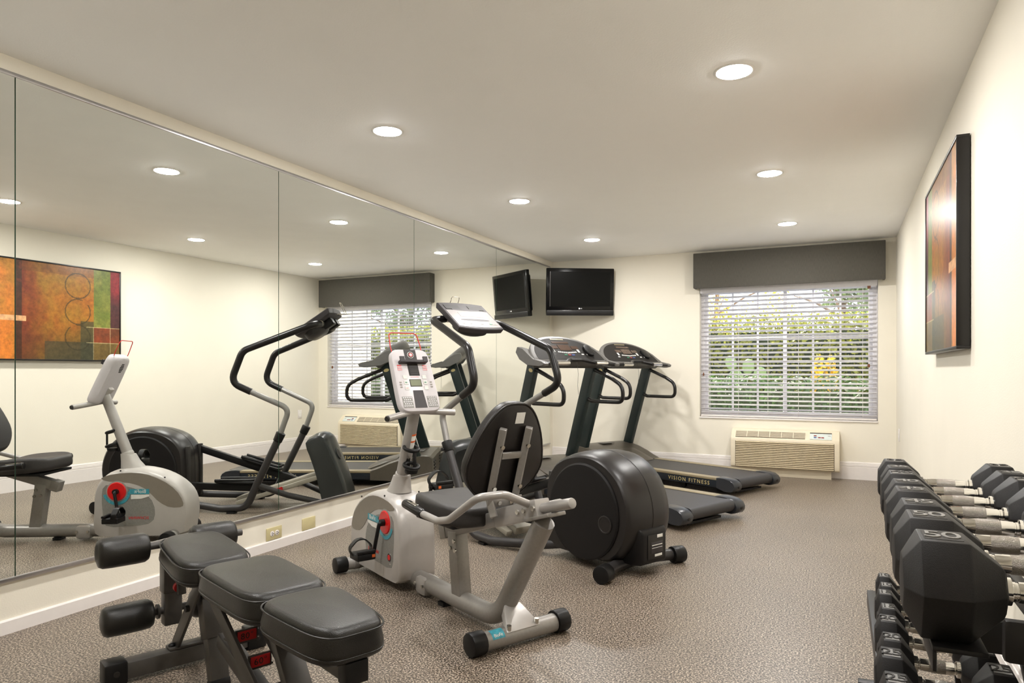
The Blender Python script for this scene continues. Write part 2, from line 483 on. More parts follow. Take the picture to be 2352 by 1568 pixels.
for y, w in rows: ceiling_light(-2.265, y - .03, 'round recessed ceiling light, mirror wall row, ' + w)

# ------------------------------------------------------------------ window
win = empty('window_1', ((WX0 + WX1) / 2, D + .12, WZ0)); struct(win)
ww = (WX1 - WX0) / 2; wh = WZ1 - WZ0
fm = MB()
for a, b, c, d in ((-ww, ww, 0, .045), (-ww, ww, wh - .045, wh), (-ww, -ww + .045, .045, wh - .045), (ww - .045, ww, .045, wh - .045)):
    fm.box(a, b, -.03, .03, c, d)
fm.build('window_frame', 'window_vinyl', win, bevel=.003)
for sx in (-1, 1):
    a, b = (-ww + .045, .02) if sx < 0 else (-.02, ww - .045)
    yo = -.012 if sx < 0 else .012
    sash = MB()
    for p, q, r_, s_ in ((a, b, .045, .08), (a, b, wh - .08, wh - .045), (a, a + .035, .08, wh - .08), (b - .035, b, .08, wh - .08)):
        sash.box(p, q, yo - .012, yo + .012, r_, s_)
    so = sash.build('sash', 'window_vinyl', win, bevel=.002)
    MB().box(a + .035, b - .035, yo - .002, yo + .002, .08, wh - .08).build('pane', 'glass', so, smooth=0)
    for k in (1, 2):
        x = a + .035 + (b - a - .07) * k / 3
        MB().box(x - .010, x + .010, yo - .007, yo + .007, .08, wh - .08).build('muntin', 'window_vinyl', so, smooth=0)
    for k in (1, 2, 3, 4):
        z = .08 + (wh - .16) * k / 5
        MB().box(a + .035, b - .035, yo - .006, yo + .006, z - .008, z + .008).build('muntin', 'window_vinyl', so, smooth=0)
# sill lining of the opening
sl = MB(); sl.box(WX0, WX1, D - .012, D + .09, WZ0 - .004, WZ0 + .012)
struct(sl.build('window_sill', 'trim_white', bevel=.004)).name = 'trim_3'

# blind
bl = empty('window_blind', ((WX0 + WX1) / 2, D + .040, WZ0 + .012))
bw = ww - .012
MB().box(-bw, bw, -.03, .03, wh - .075, wh - .015).build('headrail', 'blind_white', bl, bevel=.004)
MB().box(-bw - .004, bw + .004, -.050, -.038, wh - .135, wh - .03).build('headrail_valance', 'blind_white', bl, bevel=.004)
MB().box(-bw, bw, -.027, .027, .006, .022).build('bottom_rail', 'trim_white', bl, bevel=.003)
nsl = 29; sp = (wh - .135) / nsl; tilt = math.radians(20)
slat = None
for i in range(nsl):
    if slat is None:
        s_ = MB(); n_ = 6; top = []; bot = []
        for k in range(n_ + 1):
            a = -.025 + .05 * k / n_; c = .0016 * (1 - (a / .025) ** 2)
            top.append((a, c + .0013)); bot.append((a, c - .0013))
        pr = top + bot[::-1]
        s_.loft([[Vector((x, a, z)) for a, z in pr] for x in (-bw, bw)])
        slat = s_.build('slat', 'blind_white', bl)
        o = slat
    else: o = share(slat, 'slat', bl)
    o.location = (0, 0, .045 + sp * i); o.rotation_euler = (-tilt, 0, 0)
for k in range(6):
    x = -bw + .095 + (2 * bw - .22) * k / 5
    for yy in (-.0265, .0265): MB().box(x - .0012, x + .0012, yy - .0006, yy + .0006, .02, wh - .07).build('ladder_cord', 'cord_white', bl, smooth=0)
for x, z0 in ((bw - .075, .55), (bw - .068, .55), (-bw + .03, .46)):
    MB().cyl((x, -.034, z0), (x, -.034, wh - .09), .0011, 6).build('pull_cord', 'cord_white', bl)
    MB().lathe([(.004, .03), (.008, .02), (.009, 0), (.004, -.006)], (x, -.034, z0), (0, 0, 1), 10).build('tassel', 'wood_brown', bl)
MB().box(bw - .085, bw - .055, -.055, -.051, wh - .165, wh - .135).build('cord_guide', 'wood_brown', bl, smooth=0)
tag(bl, 'white horizontal slat blind with open slats hanging in the window', 'blind')

# valance
va = empty('valance', (-.515, D - .12, 2.018))
MB().box(-.936, .936, 0, .02, 0, .384).build('front_panel', 'valance_fabric', va, bevel=.006)
for sx in (-1, 1): MB().box(sx * .936 - .02 * (sx > 0), sx * .936 + .02 * (sx < 0), .0205, .12, 0, .384).build('end_panel', 'valance_fabric', va, bevel=.004)
MB().box(-.93, .93, -.004, .02, -.004, .006).build('hem', 'valance_fabric', va, bevel=.002)
tag(va, 'dark grey fabric cornice valance above the window', 'valance')

# ------------------------------------------------------------------ outside
struct(MB().box(-9, 12, D + .2, D + 22, -.2, -.05).build('ground_outside', 'ground_concrete', smooth=0))
struct(MB().box(1.25, 1.6, D + .25, 10.05, -.05, 3.4).build('wall_outside', 'building_cream', smooth=0))
def leaf_cloud(mb, pts, size, flat=0.0):
    for p, nrm in pts:
        n = Vector((random.gauss(0, 1), random.gauss(0, 1), random.gauss(0, 1))) * .7 + nrm
        n.normalize(); a = Vector((random.gauss(0, 1), random.gauss(0, 1), random.gauss(0, 1)))
        u = (a - n * a.dot(n)).normalized(); w = n.cross(u); s = size * random.uniform(.6, 1.35)
        mb.add([p - u * s, p + w * s * .5, p + u * s, p - w * s * .5], [(0, 1, 2, 3)])
def hedge(name, x0, x1, y0, y1, z1, m, dens, size, label, wob=.08):
    e = empty(name, ((x0 + x1) / 2, (y0 + y1) / 2, -.05))
    cx, cy = (x0 + x1) / 2, (y0 + y1) / 2
    MB().box(x0 - cx + .1, x1 - cx - .1, y0 - cy + .12, y1 - cy - .12, 0, z1 - .15).build('branches', 'leaf_core', e, smooth=0)  # added solid dark core box that keeps the hedge opaque, no modelled twigs
    pts = []
    for k in range(int((x1 - x0) * (z1) * dens)):
        x = random.uniform(x0, x1); z = random.uniform(0, z1)
        pts.append((Vector((x - cx, y0 - cy + random.uniform(-wob, .12) + .05 * math.sin(x * 5 + z * 4), z)), Vector((0, -1.2, .5))))
    for k in range(int((x1 - x0) * (y1 - y0) * dens)):
        pts.append((Vector((random.uniform(x0, x1) - cx, random.uniform(y0, y1) - cy, z1 + random.uniform(-.12, wob))), Vector((0, 0, 1.3))))
    mb = MB(); leaf_cloud(mb, pts, size); lo = mb.build('foliage', m, e, smooth=0, recalc=False); lo['kind'] = 'stuff'
    tag(e, label, 'hedge'); return e
hedge('clipped_hedge', -3.4, 5.2, 10.35, 11.0, 1.0, 'leaf_dark', 900, .034, 'low dark green clipped hedge outside the window')
hedge('tall_hedge', -4.2, 6.2, 12.0, 12.8, 1.95, 'leaf_yellow', 650, .042, 'tall yellow-green hedge behind the low dark hedge outside', .16)
def tree(name, x, y, hgt, cr, cz, n, m, size, label):
    e = empty(name, (x, y, -.05))
    MB().tube([(0, 0, 0), (.05, .03, hgt * .35), (-.03, 0, hgt * .6), (.02, .02, hgt)], [.11, .09, .07, .03], 10).build('trunk', 'bark', e)
    br = MB()
    for k in range(9):
        a = random.uniform(0, 6.28); z = hgt * random.uniform(.4, .8)
        br.tube([(0, 0, z), (math.cos(a) * cr * .5, math.sin(a) * cr * .5, z + cr * .3), (math.cos(a) * cr * .9, math.sin(a) * cr * .9, z + cr * .45)], [.035, .022, .01], 6)
    br.build('branches', 'bark', e)
    pts = []
    cl = [(Vector((random.gauss(0, cr * .45), random.gauss(0, cr * .4), cz + random.gauss(0, cr * .35))), random.uniform(.25, .5) * cr) for _ in range(16)]
    for k in range(n):
        c, r = random.choice(cl); d = Vector((random.gauss(0, 1), random.gauss(0, 1), random.gauss(0, 1))).normalized()
        pts.append((c + d * r * random.random() ** .4, d))
    mb = MB(); leaf_cloud(mb, pts, size); lo = mb.build('foliage', m, e, smooth=0, recalc=False); lo['kind'] = 'stuff'
    tag(e, label, 'tree')
tree('leafy_tree', .1, 15.6, 4.1, 1.3, 3.1, 4600, 'leaf_olive', .06, 'grey-green leafy tree behind the tall hedge outside')
tree('autumn_tree', -2.9, 18.6, 3.4, 1.5, 2.3, 1500, 'leaf_gold', .055, 'sparse golden-leaved tree behind the tall hedge outside')
tree('olive_tree', 4.2, 15.7, 3.8, 1.5, 2.5, 4200, 'leaf_olive', .06, 'dense olive-green tree past the cream outside wall')
# sunlit shrub before the tall hedge, sunlight put into its gold leaf colour
e = empty('sunlit_shrub', (-.2, 11.5, -.05)); mb = MB(); pts = []
for k in range(520):
    a = random.uniform(0, 6.28); z = random.uniform(.05, 1.38); r = .2 * math.sqrt(max(.1, 1 - ((z - .7) / .8) ** 2))
    pts.append((Vector((r * math.cos(a), r * math.sin(a), z)), Vector((math.cos(a), math.sin(a), .2))))
leaf_cloud(mb, pts, .04); mb.build('foliage', 'leaf_gold', e, smooth=0, recalc=False)['kind'] = 'stuff'
MB().tube([(0, 0, 0), (.01, 0, .5), (0, .01, 1.2)], [.02, .015, .008], 6).build('stem', 'bark', e)
tag(e, 'shrub with sunlight painted in as bright gold leaf colour, standing against the tall hedge outside', 'shrub')
# prickly pear cactus
e = empty('prickly_pear', (-1.5, 11.45, -.05))
for px, pz, rz, ang in ((0, .25, .2, 0), (.05, .62, .2, .2), (-.2, .55, .17, -.5), (.25, .78, .16, .7), (.02, 1.0, .18, -.1), (-.25, .9, .15, -.4), (.38, 1.08, .14, .3), (.2, 1.22, .13, .1), (.5, .75, .15, .9), (-.05, 1.28, .12, -.3)):
    pad = MB(); rings = []
    for zz, k in ((-.022, .55), (-.016, .9), (0, 1.0), (.016, .9), (.022, .55)):
        rings.append([Vector((px + rz * k * (.72 * math.cos(t) * math.cos(ang) + math.sin(t) * math.sin(ang)), zz + .08 * math.sin(px * 9), pz + rz * k * (math.sin(t) * math.cos(ang) - .72 * math.cos(t) * math.sin(ang)))) for t in [2 * math.pi * q / 18 for q in range(18)]])
    pad.loft(rings).build('pad', 'cactus_green', e)
tag(e, 'pale green prickly pear cactus outside the window', 'cactus')

# ------------------------------------------------------------------ air conditioner under the window
ac = empty('air_conditioner', (-.516, D, .084))
A = MB()   # body: side profile extruded along x ; front sloped on top
prof = [(0, 0), (-.175, 0), (-.195, .015), (-.2, .05), (-.2, .285), (-.192, .315), (-.115, .385), (-.085, .403), (0, .403)]
def acring(x, k=1.0): return [Vector((x, y * k, z)) for y, z in prof]
A.loft([acring(-.526, .97), acring(-.520), acring(.520), acring(.526, .97)])
A.build('casing', 'ac_beige', ac, bevel=.004)
g0 = Vector((0, -.195, .316)); g1 = Vector((0, -.112, .389)); gu = (g1 - g0).normalized(); gn = Vector((0, -gu.z, gu.y))
def acslope(x0, x1, q0, q1, off, name, m, parent, th=.002):
    c = g0 + gu * (q0 + q1) / 2 + gn * off; c.x = (x0 + x1) / 2
    return MB().obox(c, ((x1 - x0) / 2, 0, 0), gu * (q1 - q0) / 2, gn * th).build(name, m, parent, smooth=0)
acslope(-.478, .205, .012, .100, .001, 'vent_recess', 'ac_dark', ac)
for k in range(9): acslope(-.478, .205, .014 + k * .0098, .018 + k * .0098, .005, 'vent_slat', 'ac_beige', ac)
for k in range(1, 6): acslope(-.478 + k * .114 - .003, -.478 + k * .114 + .003, .012, .100, .006, 'vent_bar', 'ac_beige', ac)
acslope(.25, .455, .010, .102, .001, 'control_panel', 'ac_panel', ac)
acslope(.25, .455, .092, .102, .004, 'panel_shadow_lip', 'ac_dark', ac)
for x, q, m in ((.30, .055, 'key_red'), (.30, .03, 'key_blue'), (.34, .03, 'key_red'), (.37, .03, 'key_red'), (.43, .06, 'key_white')):
    acslope(x - .013, x + .013, q, q + .012, .004, 'button', m, ac)
MB().box(-.478, .478, -.2035, -.199, .012, .285).build('intake_recess', 'ac_dark', ac, smooth=0)
lv = None
for k in range(15):
    z = .022 + k * .0182
    if lv is None:
        lv = MB().obox((0, -.208, 0), (.474, 0, 0), (0, .0045, .0035), (0, -.0016, .0034)).build('louver', 'ac_louver', ac, bevel=.001); o = lv
    else: o = share(lv, 'louver', ac)
    o.location = (0, 0, z)
MB().box(-.45, .45, -.13, -.016, -.084, -.001).build('sub_base', 'ac_beige', ac, smooth=0)
tag(ac, 'beige through-wall air conditioner with louvred front below the window', 'air conditioner')

# ------------------------------------------------------------------ television in the corner
tl = Vector((-3.023, 7.303, 2.289)); tr_ = Vector((-2.358, 7.748, 2.296)); bl_ = Vector((-3.047, 7.348, 1.746))
tvc = (tr_ + bl_) / 2
rx = (tr_ - tl).normalized(); uz = (tl - bl_).normalized(); uz = (uz - rx * uz.dot(rx)).normalized(); nn = rx.cross(uz)   # nn towards the viewer
tv = empty('television', tvc)
tv.rotation_euler = Matrix((rx, -nn, uz)).transposed().to_euler()     # local x right, y back, z up
W2, H2 = .400, .273
MB().box(-W2, W2, 0, .05, -H2, H2).build('cabinet', 'tv_black', tv, bevel=.008)
MB().box(-W2 + .05, W2 - .05, .0505, .10, -H2 + .06, H2 - .05).build('rear_shell', 'black_plastic', tv, bevel=.02)
MB().box(-W2 + .045, W2 - .045, -.0015, .004, -H2 + .105, H2 - .04).build('screen', 'tv_screen', tv, smooth=0)
sp_ = MB().box(-W2 + .002, W2 - .002, -.012, .0, -H2 + .002, -H2 + .052).build('speaker_bar', 'black_plastic', tv, bevel=.004)
MB().box(-W2 + .004, W2 - .004, -.0135, -.002, -H2 + .053, -H2 + .060).build('trim_strip', 'tv_grey', tv, bevel=.002)
for sx in (-1,): MB().box(sx * (W2 - .04) - .003, sx * (W2 - .04) + .003, -.004, 0, -H2 + .105, H2 - .04).build('screen_edge', 'tv_grey', tv, smooth=0)
MB().lathe([(.0085, 0), (.0085, .0012)], (-.012, -.001, -H2 + .082), (0, -1, 0), 18).build('logo_disc', 'logo_white', tv)
text_part('logo_text', 'LG', .017, 'logo_white', tv, (.010, -.002, -H2 + .082), (1, 0, 0), (0, 0, 1))
MB().beam((0, .101, 0), (.0, .28, .02), .05, .05, (1, 0, 0)).build('mount_arm', 'rack_black', tv, bevel=.004)
MB().box(-.10, .10, .101, .112, -.10, .10).build('mount_plate', 'rack_black', tv, bevel=.003)
tag(tv, 'black flat television on a bracket in the corner by the mirror', 'television')

# ------------------------------------------------------------------ painting on the right wall
pt = empty('painting', (XR, 4.15, 1.672))
PW, PH = .60, .468
fr = MB()
for y0, y1, z0, z1 in ((-PW, PW, PH - .014, PH), (-PW, PW, -PH, -PH + .014), (-PW, -PW + .014, -PH + .014, PH - .014), (PW - .014, PW, -PH + .014, PH - .014)):
    fr.box(-.055, -.004, y0, y1, z0, z1)
fr.build('frame', 'frame_black', pt, bevel=.0015)
NX, NZ = 220, 170
def smooth_noise(x, y, seed):
    xi, yi = math.floor(x), math.floor(y); fx, fy = x - xi, y - yi
    fx = fx * fx * (3 - 2 * fx); fy = fy * fy * (3 - 2 * fy)
    def h_(a, b): return (math.sin(a * 127.1 + b * 311.7 + seed * 74.7) * 43758.5453) % 1.0
    return (h_(xi, yi) * (1 - fx) + h_(xi + 1, yi) * fx) * (1 - fy) + (h_(xi, yi + 1) * (1 - fx) + h_(xi + 1, yi + 1) * fx) * fy
def paint(p, q):
    """p: 0 near the camera end .. 1 window end ; q: 0 bottom .. 1 top"""
    n = smooth_noise(p * 7, q * 6, 1) * .6 + smooth_noise(p * 22, q * 14, 2) * .4
    def mix(a, b, t): t = max(0, min(1, t)); return tuple(a[i] * (1 - t) + b[i] * t for i in range(3))
    gold, amber, rust, brown, olive, green = (156, 112, 36), (168, 94, 28), (126, 52, 26), (70, 40, 24), (92, 76, 34), (102, 112, 44)
    if p > .915 and q > .36: c = mix((74, 40, 40), (128, 34, 40), (q - .62) * 6 + n - .5)
    elif p > .765 and q > .36: c = mix(green, (160, 148, 72), n * 1.3 - .4)
    elif p > .765 and q > .19: c = mix((150, 66, 34), (104, 58, 34), n if p < .915 else .3 + n)
    elif p > .765: c = mix((120, 96, 46), (92, 74, 40), n)
    elif p < .14: c = mix(gold, (206, 118, 40), n * 1.4 - .2 if q > .4 else n * 2)
    elif p < .19: c = brown if n > .25 else (96, 46, 28)
    else:
        t = (p - .19) / .575
        c = mix(mix((104, 44, 26), rust, n * 1.4), mix(amber, gold, n * 1.3), t * 2.6 + (n - .5))
        if q < .42: c = mix(c, olive, (.42 - q) * 2.4 * (0.4 + t))
        if q < .19 and t > .3: c = mix(c, (66, 62, 46), .7)
        if q < .42 and t > .8: c = mix(c, (60, 62, 44), .7)
        if q > .9: c = mix(c, (110, 70, 28), .5)
    a = PW / PH
    for cy_ in (.80, .52, .24):
        d = math.hypot((p - .63) * a, q - cy_)
        if abs(d - .135) < .006 and n > .22: c = mix(c, (52, 44, 26), .65)
    for qq in (.36, .19):
        if abs(q - qq) < .004 and p > .70: c = mix(c, (214, 200, 150), .7)
    for pp, q1 in ((.765, .36), (.915, .36)):
        if abs(p - pp) < .003 and q < q1: c = mix(c, (214, 200, 150), .6)
    if .385 < q < .44 and p < .22: c = (212, 160, 112)
    return lin(c)
vs_, fs = [], []
for j in range(NZ + 1):
    for i in range(NX + 1):
        vs_.append((-.050, -PW + .014 + (2 * PW - .028) * i / NX, -PH + .014 + (2 * PH - .028) * j / NZ))
for j in range(NZ):
    for i in range(NX):
        a = j * (NX + 1) + i; fs.append((a, a + NX + 1, a + NX + 2, a + 1))
cv = MB().add(vs_, fs).build('canvas', 'canvas_paint', pt, smooth=0, recalc=False)
ca = cv.data.color_attributes.new('paint', 'FLOAT_COLOR', 'POINT')
for j in range(NZ + 1):
    for i in range(NX + 1): ca.data[j * (NX + 1) + i].color = paint(i / NX, j / NZ)
MB().box(-.049, -.004, -PW + .015, PW - .015, -PH + .015, PH - .015).build('backing', 'frame_black', pt, smooth=0)
tag(pt, 'abstract painting of orange, green and red blocks in a black frame', 'painting')

# ------------------------------------------------------------------ treadmills
def make_treadmill():
    r = empty('treadmill')
    for sg in (-1, 1):
        # side rail with recessed dark panel, tan strip on top
        rail = MB(); rail.box(.13, 1.62, min(sg * .265, sg * .372) * 1, max(sg * .265, sg * .372), .062, .128)
        ro = rail.build('side_rail', 'tm_navy', r, bevel=.006)
        MB().box(.15, 1.60, min(sg * .285, sg * .378), max(sg * .285, sg * .378), .1285, .150).build('foot_strip', 'tm_tan', r, bevel=.003)
        MB().box(.15, 1.60, min(sg * .262, sg * .284), max(sg * .262, sg * .284), .1285, .146).build('inner_strip', 'black_plastic', r, bevel=.002)
        # rounded rear end cap
        c = MB(); pr = [(.20, .152), (.16, .156), (.11, .154), (.055, .143), (.020, .122), (.004, .094), (.008, .066), (.026, .044), (.06, .034), (.12, .036), (.17, .05), (.20, .062)]
        rings = []
        for t, k in ((.262, .94), (.272, 1.0), (.368, 1.0), (.380, .93)):
            rings.append([V(.11 + (a - .11) * k, -sg * t, .095 + (b - .095) * k) for a, b in pr])
        co = c.loft(rings).build('end_cap', 'tm_cap', r, smooth=50)
        MB().cyl(V(.001, -sg * .32, .082), V(.02, -sg * .32, .082), .011, 14).build('adjuster_hole', 'dark_slot', co)
        # upright and badge
        up = MB().beam(V(1.885, -sg * .36, .26), V(1.585, -sg * .36, 1.20), .056, .105, (0, 1, 0)).build('upright', 'tm_green', r, bevel=.008)
        ax = (V(1.585, 0, 1.20) - V(1.885, 0, .26)).normalized()
        bc = V(1.60, -sg * .3895, 1.113)
        u2 = Vector((ax.z, 0, -ax.x))
        MB().add([bc + u2 * .026 * math.cos(k / 10 * math.pi) + ax * .016 * math.sin(k / 10 * math.pi) + Vector((0, sg * d, 0)) for d in (-.003, .001) for k in range(20)],
                 [tuple(range(20)), tuple(range(20, 40))] + [(k, (k + 1) % 20, 20 + (k + 1) % 20, 20 + k) for k in range(20)]).build('badge', 'gold_text', up)
        # looped side handle
        pth = fillet([V(1.60, -sg * .36, 1.135), V(1.34, -sg * .36, 1.035), V(1.215, -sg * .36, .97), V(1.215, -sg * .36, .828), V(1.34, -sg * .36, .826), V(1.60, -sg * .36, .826), V(1.69, -sg * .36, .868)], [.10, .11, .10, .05, .05], 8)
        MB().tube(pth, .0175, 14).build('side_handle', 'grip_black', r)
        text_part('brand_lettering', 'VISION FITNESS', .050, 'gold_text', ro, V(.50, -sg * .3725, .094), (-sg, 0, 0), (0, 0, 1), .0008, 1.35)
    # belt wrapped on the rear roller
    b = MB(); prof = [(1.58, .146)] + [(.065, .146)]
    for k in range(1, 9):
        a = math.pi / 2 + k / 8 * math.pi; prof.append((.065 + .045 * math.cos(a), .101 + .045 * math.sin(a)))
    prof += [(1.58, .056)]
    b.loft([[V(s, t, z) for s, z in prof] for t in (-.258, .258)])
    b.build('belt', 'tm_belt', r, smooth=40)
    MB().box(.22, 1.5, -.24, .24, .03, .054).build('under_tray', 'black_plastic', r, smooth=0)
    for t in (-.3, .3):
        MB().cyl(V(.62, t, .032), V(.62, t + .03, .032), .031, 16).build('foot_wheel', 'black_plastic', r)
        MB().box(1.85, 1.95, -t - .03, -t + .03, .0, .062).build('front_foot', 'black_plastic', r, smooth=0)
    MB().box(.10, .14, -.2, .2, .012, .03).build('cross_bar', 'black_plastic', r, smooth=0)
    # motor hood
    hd = MB(); pr = [(1.44, .150), (1.52, .178), (1.62, .222), (1.74, .262), (1.86, .288), (1.96, .298), (2.02, .292), (2.045, .265), (2.05, .10), (2.04, .05), (1.70, .05), (1.44, .062)]
    rings = []
    for t, k in ((-.392, .965), (-.384, .99), (-.35, 1.0), (0, 1.02), (.35, 1.0), (.384, .99), (.392, .965)):
        rings.append([V(1.80 + (s - 1.80) * (1 if k >= 1 else k), t, .06 + (z - .06) * k) for s, z in pr])
    ho = hd.loft(rings).build('motor_hood', 'tm_hood', r, smooth=40)
    # raised saddle of the hood over the belt
    sd = MB(); rings = []
    for t, k in ((-.235, .0), (-.2, .6), (-.12, .95), (0, 1.0), (.12, .95), (.2, .6), (.235, .0)):
        rings.append([V(1.40 - .03 * k, t, .149), V(1.43, t, .160 + .028 * k), V(1.55, t, .205 + .028 * k), V(1.68, t, .247 + .010 * k), V(1.68, t, .20), V(1.42, t, .148)])
    sd.loft(rings).build('hood_saddle', 'tm_hood', ho, smooth=50)
    for sg in (-1, 1):
        for row in range(5):
            for cc in range(2):
                y = sg * (.22 + cc * .075); z = .10 + row * .032
                MB().box(2.046, 2.056, y - .028, y + .028, z - .007, z + .007).build('vent_slot', 'dark_slot', ho, smooth=0)
    MB().box(1.84, 1.92, -.09, .09, .301, .3035).build('hood_plate', 'tm_console', ho, bevel=.001)
    # console: arch in a plane leaning away from the runner
    q0 = Vector((1.44, 0, 1.165)); qu = Vector((.285, 0, .262)).normalized(); qn = Vector((-qu.z, 0, qu.x))   # qn towards the runner
    def Q(p, q, d): return q0 + Vector((0, -p, 0)) + qu * q + qn * d
    def arch(w, q_lo, q_hi, n=2.3, seg=28):
        pts = []
        for k in range(seg + 1):
            a = math.pi * k / seg; c, s = math.cos(a), math.sin(a)
            pts.append((w * math.copysign(abs(c) ** (2 / n), c), q_lo + (q_hi - q_lo) * abs(s) ** (2 / n)))
        return pts
    sh = MB(); out = arch(.45, .035, .375)
    rings = []
    for d, k in ((-.095, .86), (-.085, .93), (-.03, .99), (-.008, 1.0), (.004, .985), (.006, .955)):
        rings.append([Q(p * k, .17 + (q - .17) * k, d) for p, q in out])
    so = sh.loft(rings).build('console', 'tm_console', r, smooth=50)
    fp = arch(.40, .055, .345); mb = MB(); mb.loft([[Q(p, q, d) for p, q in fp] for d in (.0065, .0085)]); po = mb.build('console_panel', 'tm_panel', so, smooth=40)
    # side wings reaching to the runner
    for sg in (-1, 1):
        w = MB(); rings = []
        for t, k in ((.405, .9), (.415, 1.0), (.455, 1.0), (.468, .88)):
            prf = [(1.345, 1.168), (1.352, 1.150), (1.40, 1.142), (1.56, 1.155), (1.66, 1.205), (1.71, 1.27), (1.69, 1.315), (1.62, 1.300), (1.48, 1.205), (1.37, 1.182)]
            rings.append([V(1.57 + (s - 1.57) * (k * .1 + .9), -sg * t, 1.25 + (z - 1.25) * (k * .4 + .6)) for s, z in prf])
        w.loft(rings).build('console_wing', 'tm_console', so, smooth=50)
    # grip bar with two sensor plates
    gp = fillet([V(1.37, -.43, 1.165), V(1.355, -.20, 1.175), V(1.44, -.08, 1.205), V(1.44, .08, 1.205), V(1.355, .20, 1.175), V(1.37, .43, 1.165)], .09, 6)
    go = MB().tube(gp, .017, 12).build('grip_bar', 'grip_black', r)
    for t in (-.235, .235): MB().tube([V(1.3575, t - .07, 1.1735), V(1.355, t + .07, 1.1745)], .0185, 14).build('sensor_plate', 'chrome', go)
    # printed panel: displays and keys
    def key(p0, p1, q_0, q_1, m, nm='key', d=.0098): MB().obox(Q((p0 + p1) / 2, (q_0 + q_1) / 2, d), (0, (p1 - p0) / 2, 0), qu * (q_1 - q_0) / 2, qn * .0012).build(nm, m, po, smooth=0)
    key(-.07, .07, .175, .25, 'display_brown', 'display'); key(-.17, -.085, .195, .235, 'display_brown', 'display'); key(.085, .17, .195, .235, 'display_brown', 'display'); key(-.11, .09, .268, .292, 'display_brown', 'display')
    key(-.10, .06, .318, .330, 'tm_tan', 'brand_plate')
    for k in range(11): key(-.115 + k * .021, -.101 + k * .021, .135 + .010 * abs(k - 5) / 5, .150 + .010 * abs(k - 5) / 5, 'key_white')
    for p in (-.16, .145): key(p - .012, p + .012, .150, .19, 'key_white')
    for p in (-.18, .17, .235): key(p - .014, p + .014, .118, .132, 'key_white')
    for p, m in ((-.045, 'key_green'), (0, 'key_red'), (.045, 'key_blue')): key(p - .018, p + .018, .108, .122, m)
    # bottle pocket
    pk = MB(); pr2 = superellipse(.048, .068, 2.5, 20)
    pk.loft([[Q(.265 + a, .165 + b, d) for a, b in pr2] for d in (.008, .035)]); pk.build('bottle_pocket', 'black_plastic', so, bevel=.006)
    # safety cord
    MB().tube([V(1.43, 0, 1.19), V(1.42, .01, 1.08), V(1.425, .005, .98), V(1.42, .012, .90)], .0014, 6).build('safety_cord', 'cord_black', r)
    return r
tm = make_treadmill()
tm.location = (-.79, 5.10, 0); tm.rotation_euler = (0, 0, math.radians(154.5))
tag(tm, 'dark green treadmill next to the elliptical trainer', 'treadmill', 'treadmills')
tm2 = copy_tree(tm); tm2.location = (-.65, 6.603, 0)
tag(tm2, 'dark green treadmill standing close to the window wall', 'treadmill', 'treadmills')

# ------------------------------------------------------------------ elliptical trainer
el = empty('elliptical_trainer', (-.986, 3.737, 0), 154.5)
prof = [(.09, .05), (.00, .10), (-.065, .20), (-.085, .32), (-.065, .43), (-.01, .53), (.075, .60), (.18, .642), (.30, .648), (.41, .628), (.51, .580), (.575, .505), (.60, .42), (.605, .22), (.60, .08), (.57, .05), (.40, .045), (.20, .045)]
prof = [tuple(p) for p in prof]
def smooth_closed(pts, n=4):
    out = []; N = len(pts)
    for i in range(N):
        p0, p1, p2, p3 = pts[i - 1], pts[i], pts[(i + 1) % N], pts[(i + 2) % N]
        for k in range(n):
            t = k / n
            out.append(tuple(.5 * (2 * p1[j] + (p2[j] - p0[j]) * t + (2 * p0[j] - 5 * p1[j] + 4 * p2[j] - p3[j]) * t * t + (3 * p1[j] - p0[j] - 3 * p2[j] + p3[j]) * t ** 3) for j in range(len(p1))))
    return out
sp2 = smooth_closed(prof, 3)
rings = []
for t, k in ((-.178, .905), (-.172, .925), (-.155, .955), (-.105, .985), (-.05, .998), (-.006, 1.0), (-.004, .992), (.004, .992), (.006, 1.0), (.05, .998), (.105, .985), (.155, .955), (.172, .925), (.178, .905)):
    rings.append([V(.28 + (s - .28) * k, t, .30 + (z - .30) * k) for s, z in sp2])
ho = MB().loft(rings).build('flywheel_housing', 'el_housing', el, smooth=30)
for sg in (-1, 1):
    MB().lathe([(.272, 0), (.272, .006), (.262, .012), (.10, .014), (.001, .014)], V(.27, sg * .1775, .315), V(0, sg, 0), 56).build('side_disc', 'el_side', ho, smooth=25)
    MB().lathe([(.050, 0), (.050, .003), (.043, .005), (.040, .003), (.001, .003)], V(.09, sg * .1905, .27), V(0, sg, 0), 28).build('round_badge', 'el_housing', ho, smooth=25)
    MB().box(.585, .612, -sg * .11 - .022, -sg * .11 + .022, .07, .50).build('arm_slot', 'dark_slot', ho, bevel=.004)
# rear power box
pb = MB(); rings = []
for s, w, z0, z1 in ((.10, .115, .06, .30), (-.03, .115, .06, .275), (-.085, .105, .065, .255), (-.098, .095, .08, .235)):
    rings.append([V(s, -w, z0), V(s, w, z0), V(s, w, z1), V(s, -w, z1)])
pbo = pb.loft(rings).build('power_box', 'el_side', el, bevel=.012)
def rearplate(t0, t1, z0, z1, m, nm, s=-.0995): MB().box(s - .002, s, -t1, -t0, z0, z1).build(nm, m, pbo, bevel=.0006)
rearplate(-.06, .07, .095, .225, 'dark_slot', 'socket_recess')
rearplate(.015, .06, .205, .222, 'label_white', 'label', -.101)
rearplate(-.035, .06, .125, .185, 'charcoal', 'label', -.101)
rearplate(-.030, .055, .166, .170, 'label_white', 'label_line', -.103); rearplate(-.030, .055, .152, .154, 'label_white', 'label_line', -.103)
rearplate(-.005, .055, .105, .118, 'label_white', 'label', -.101)
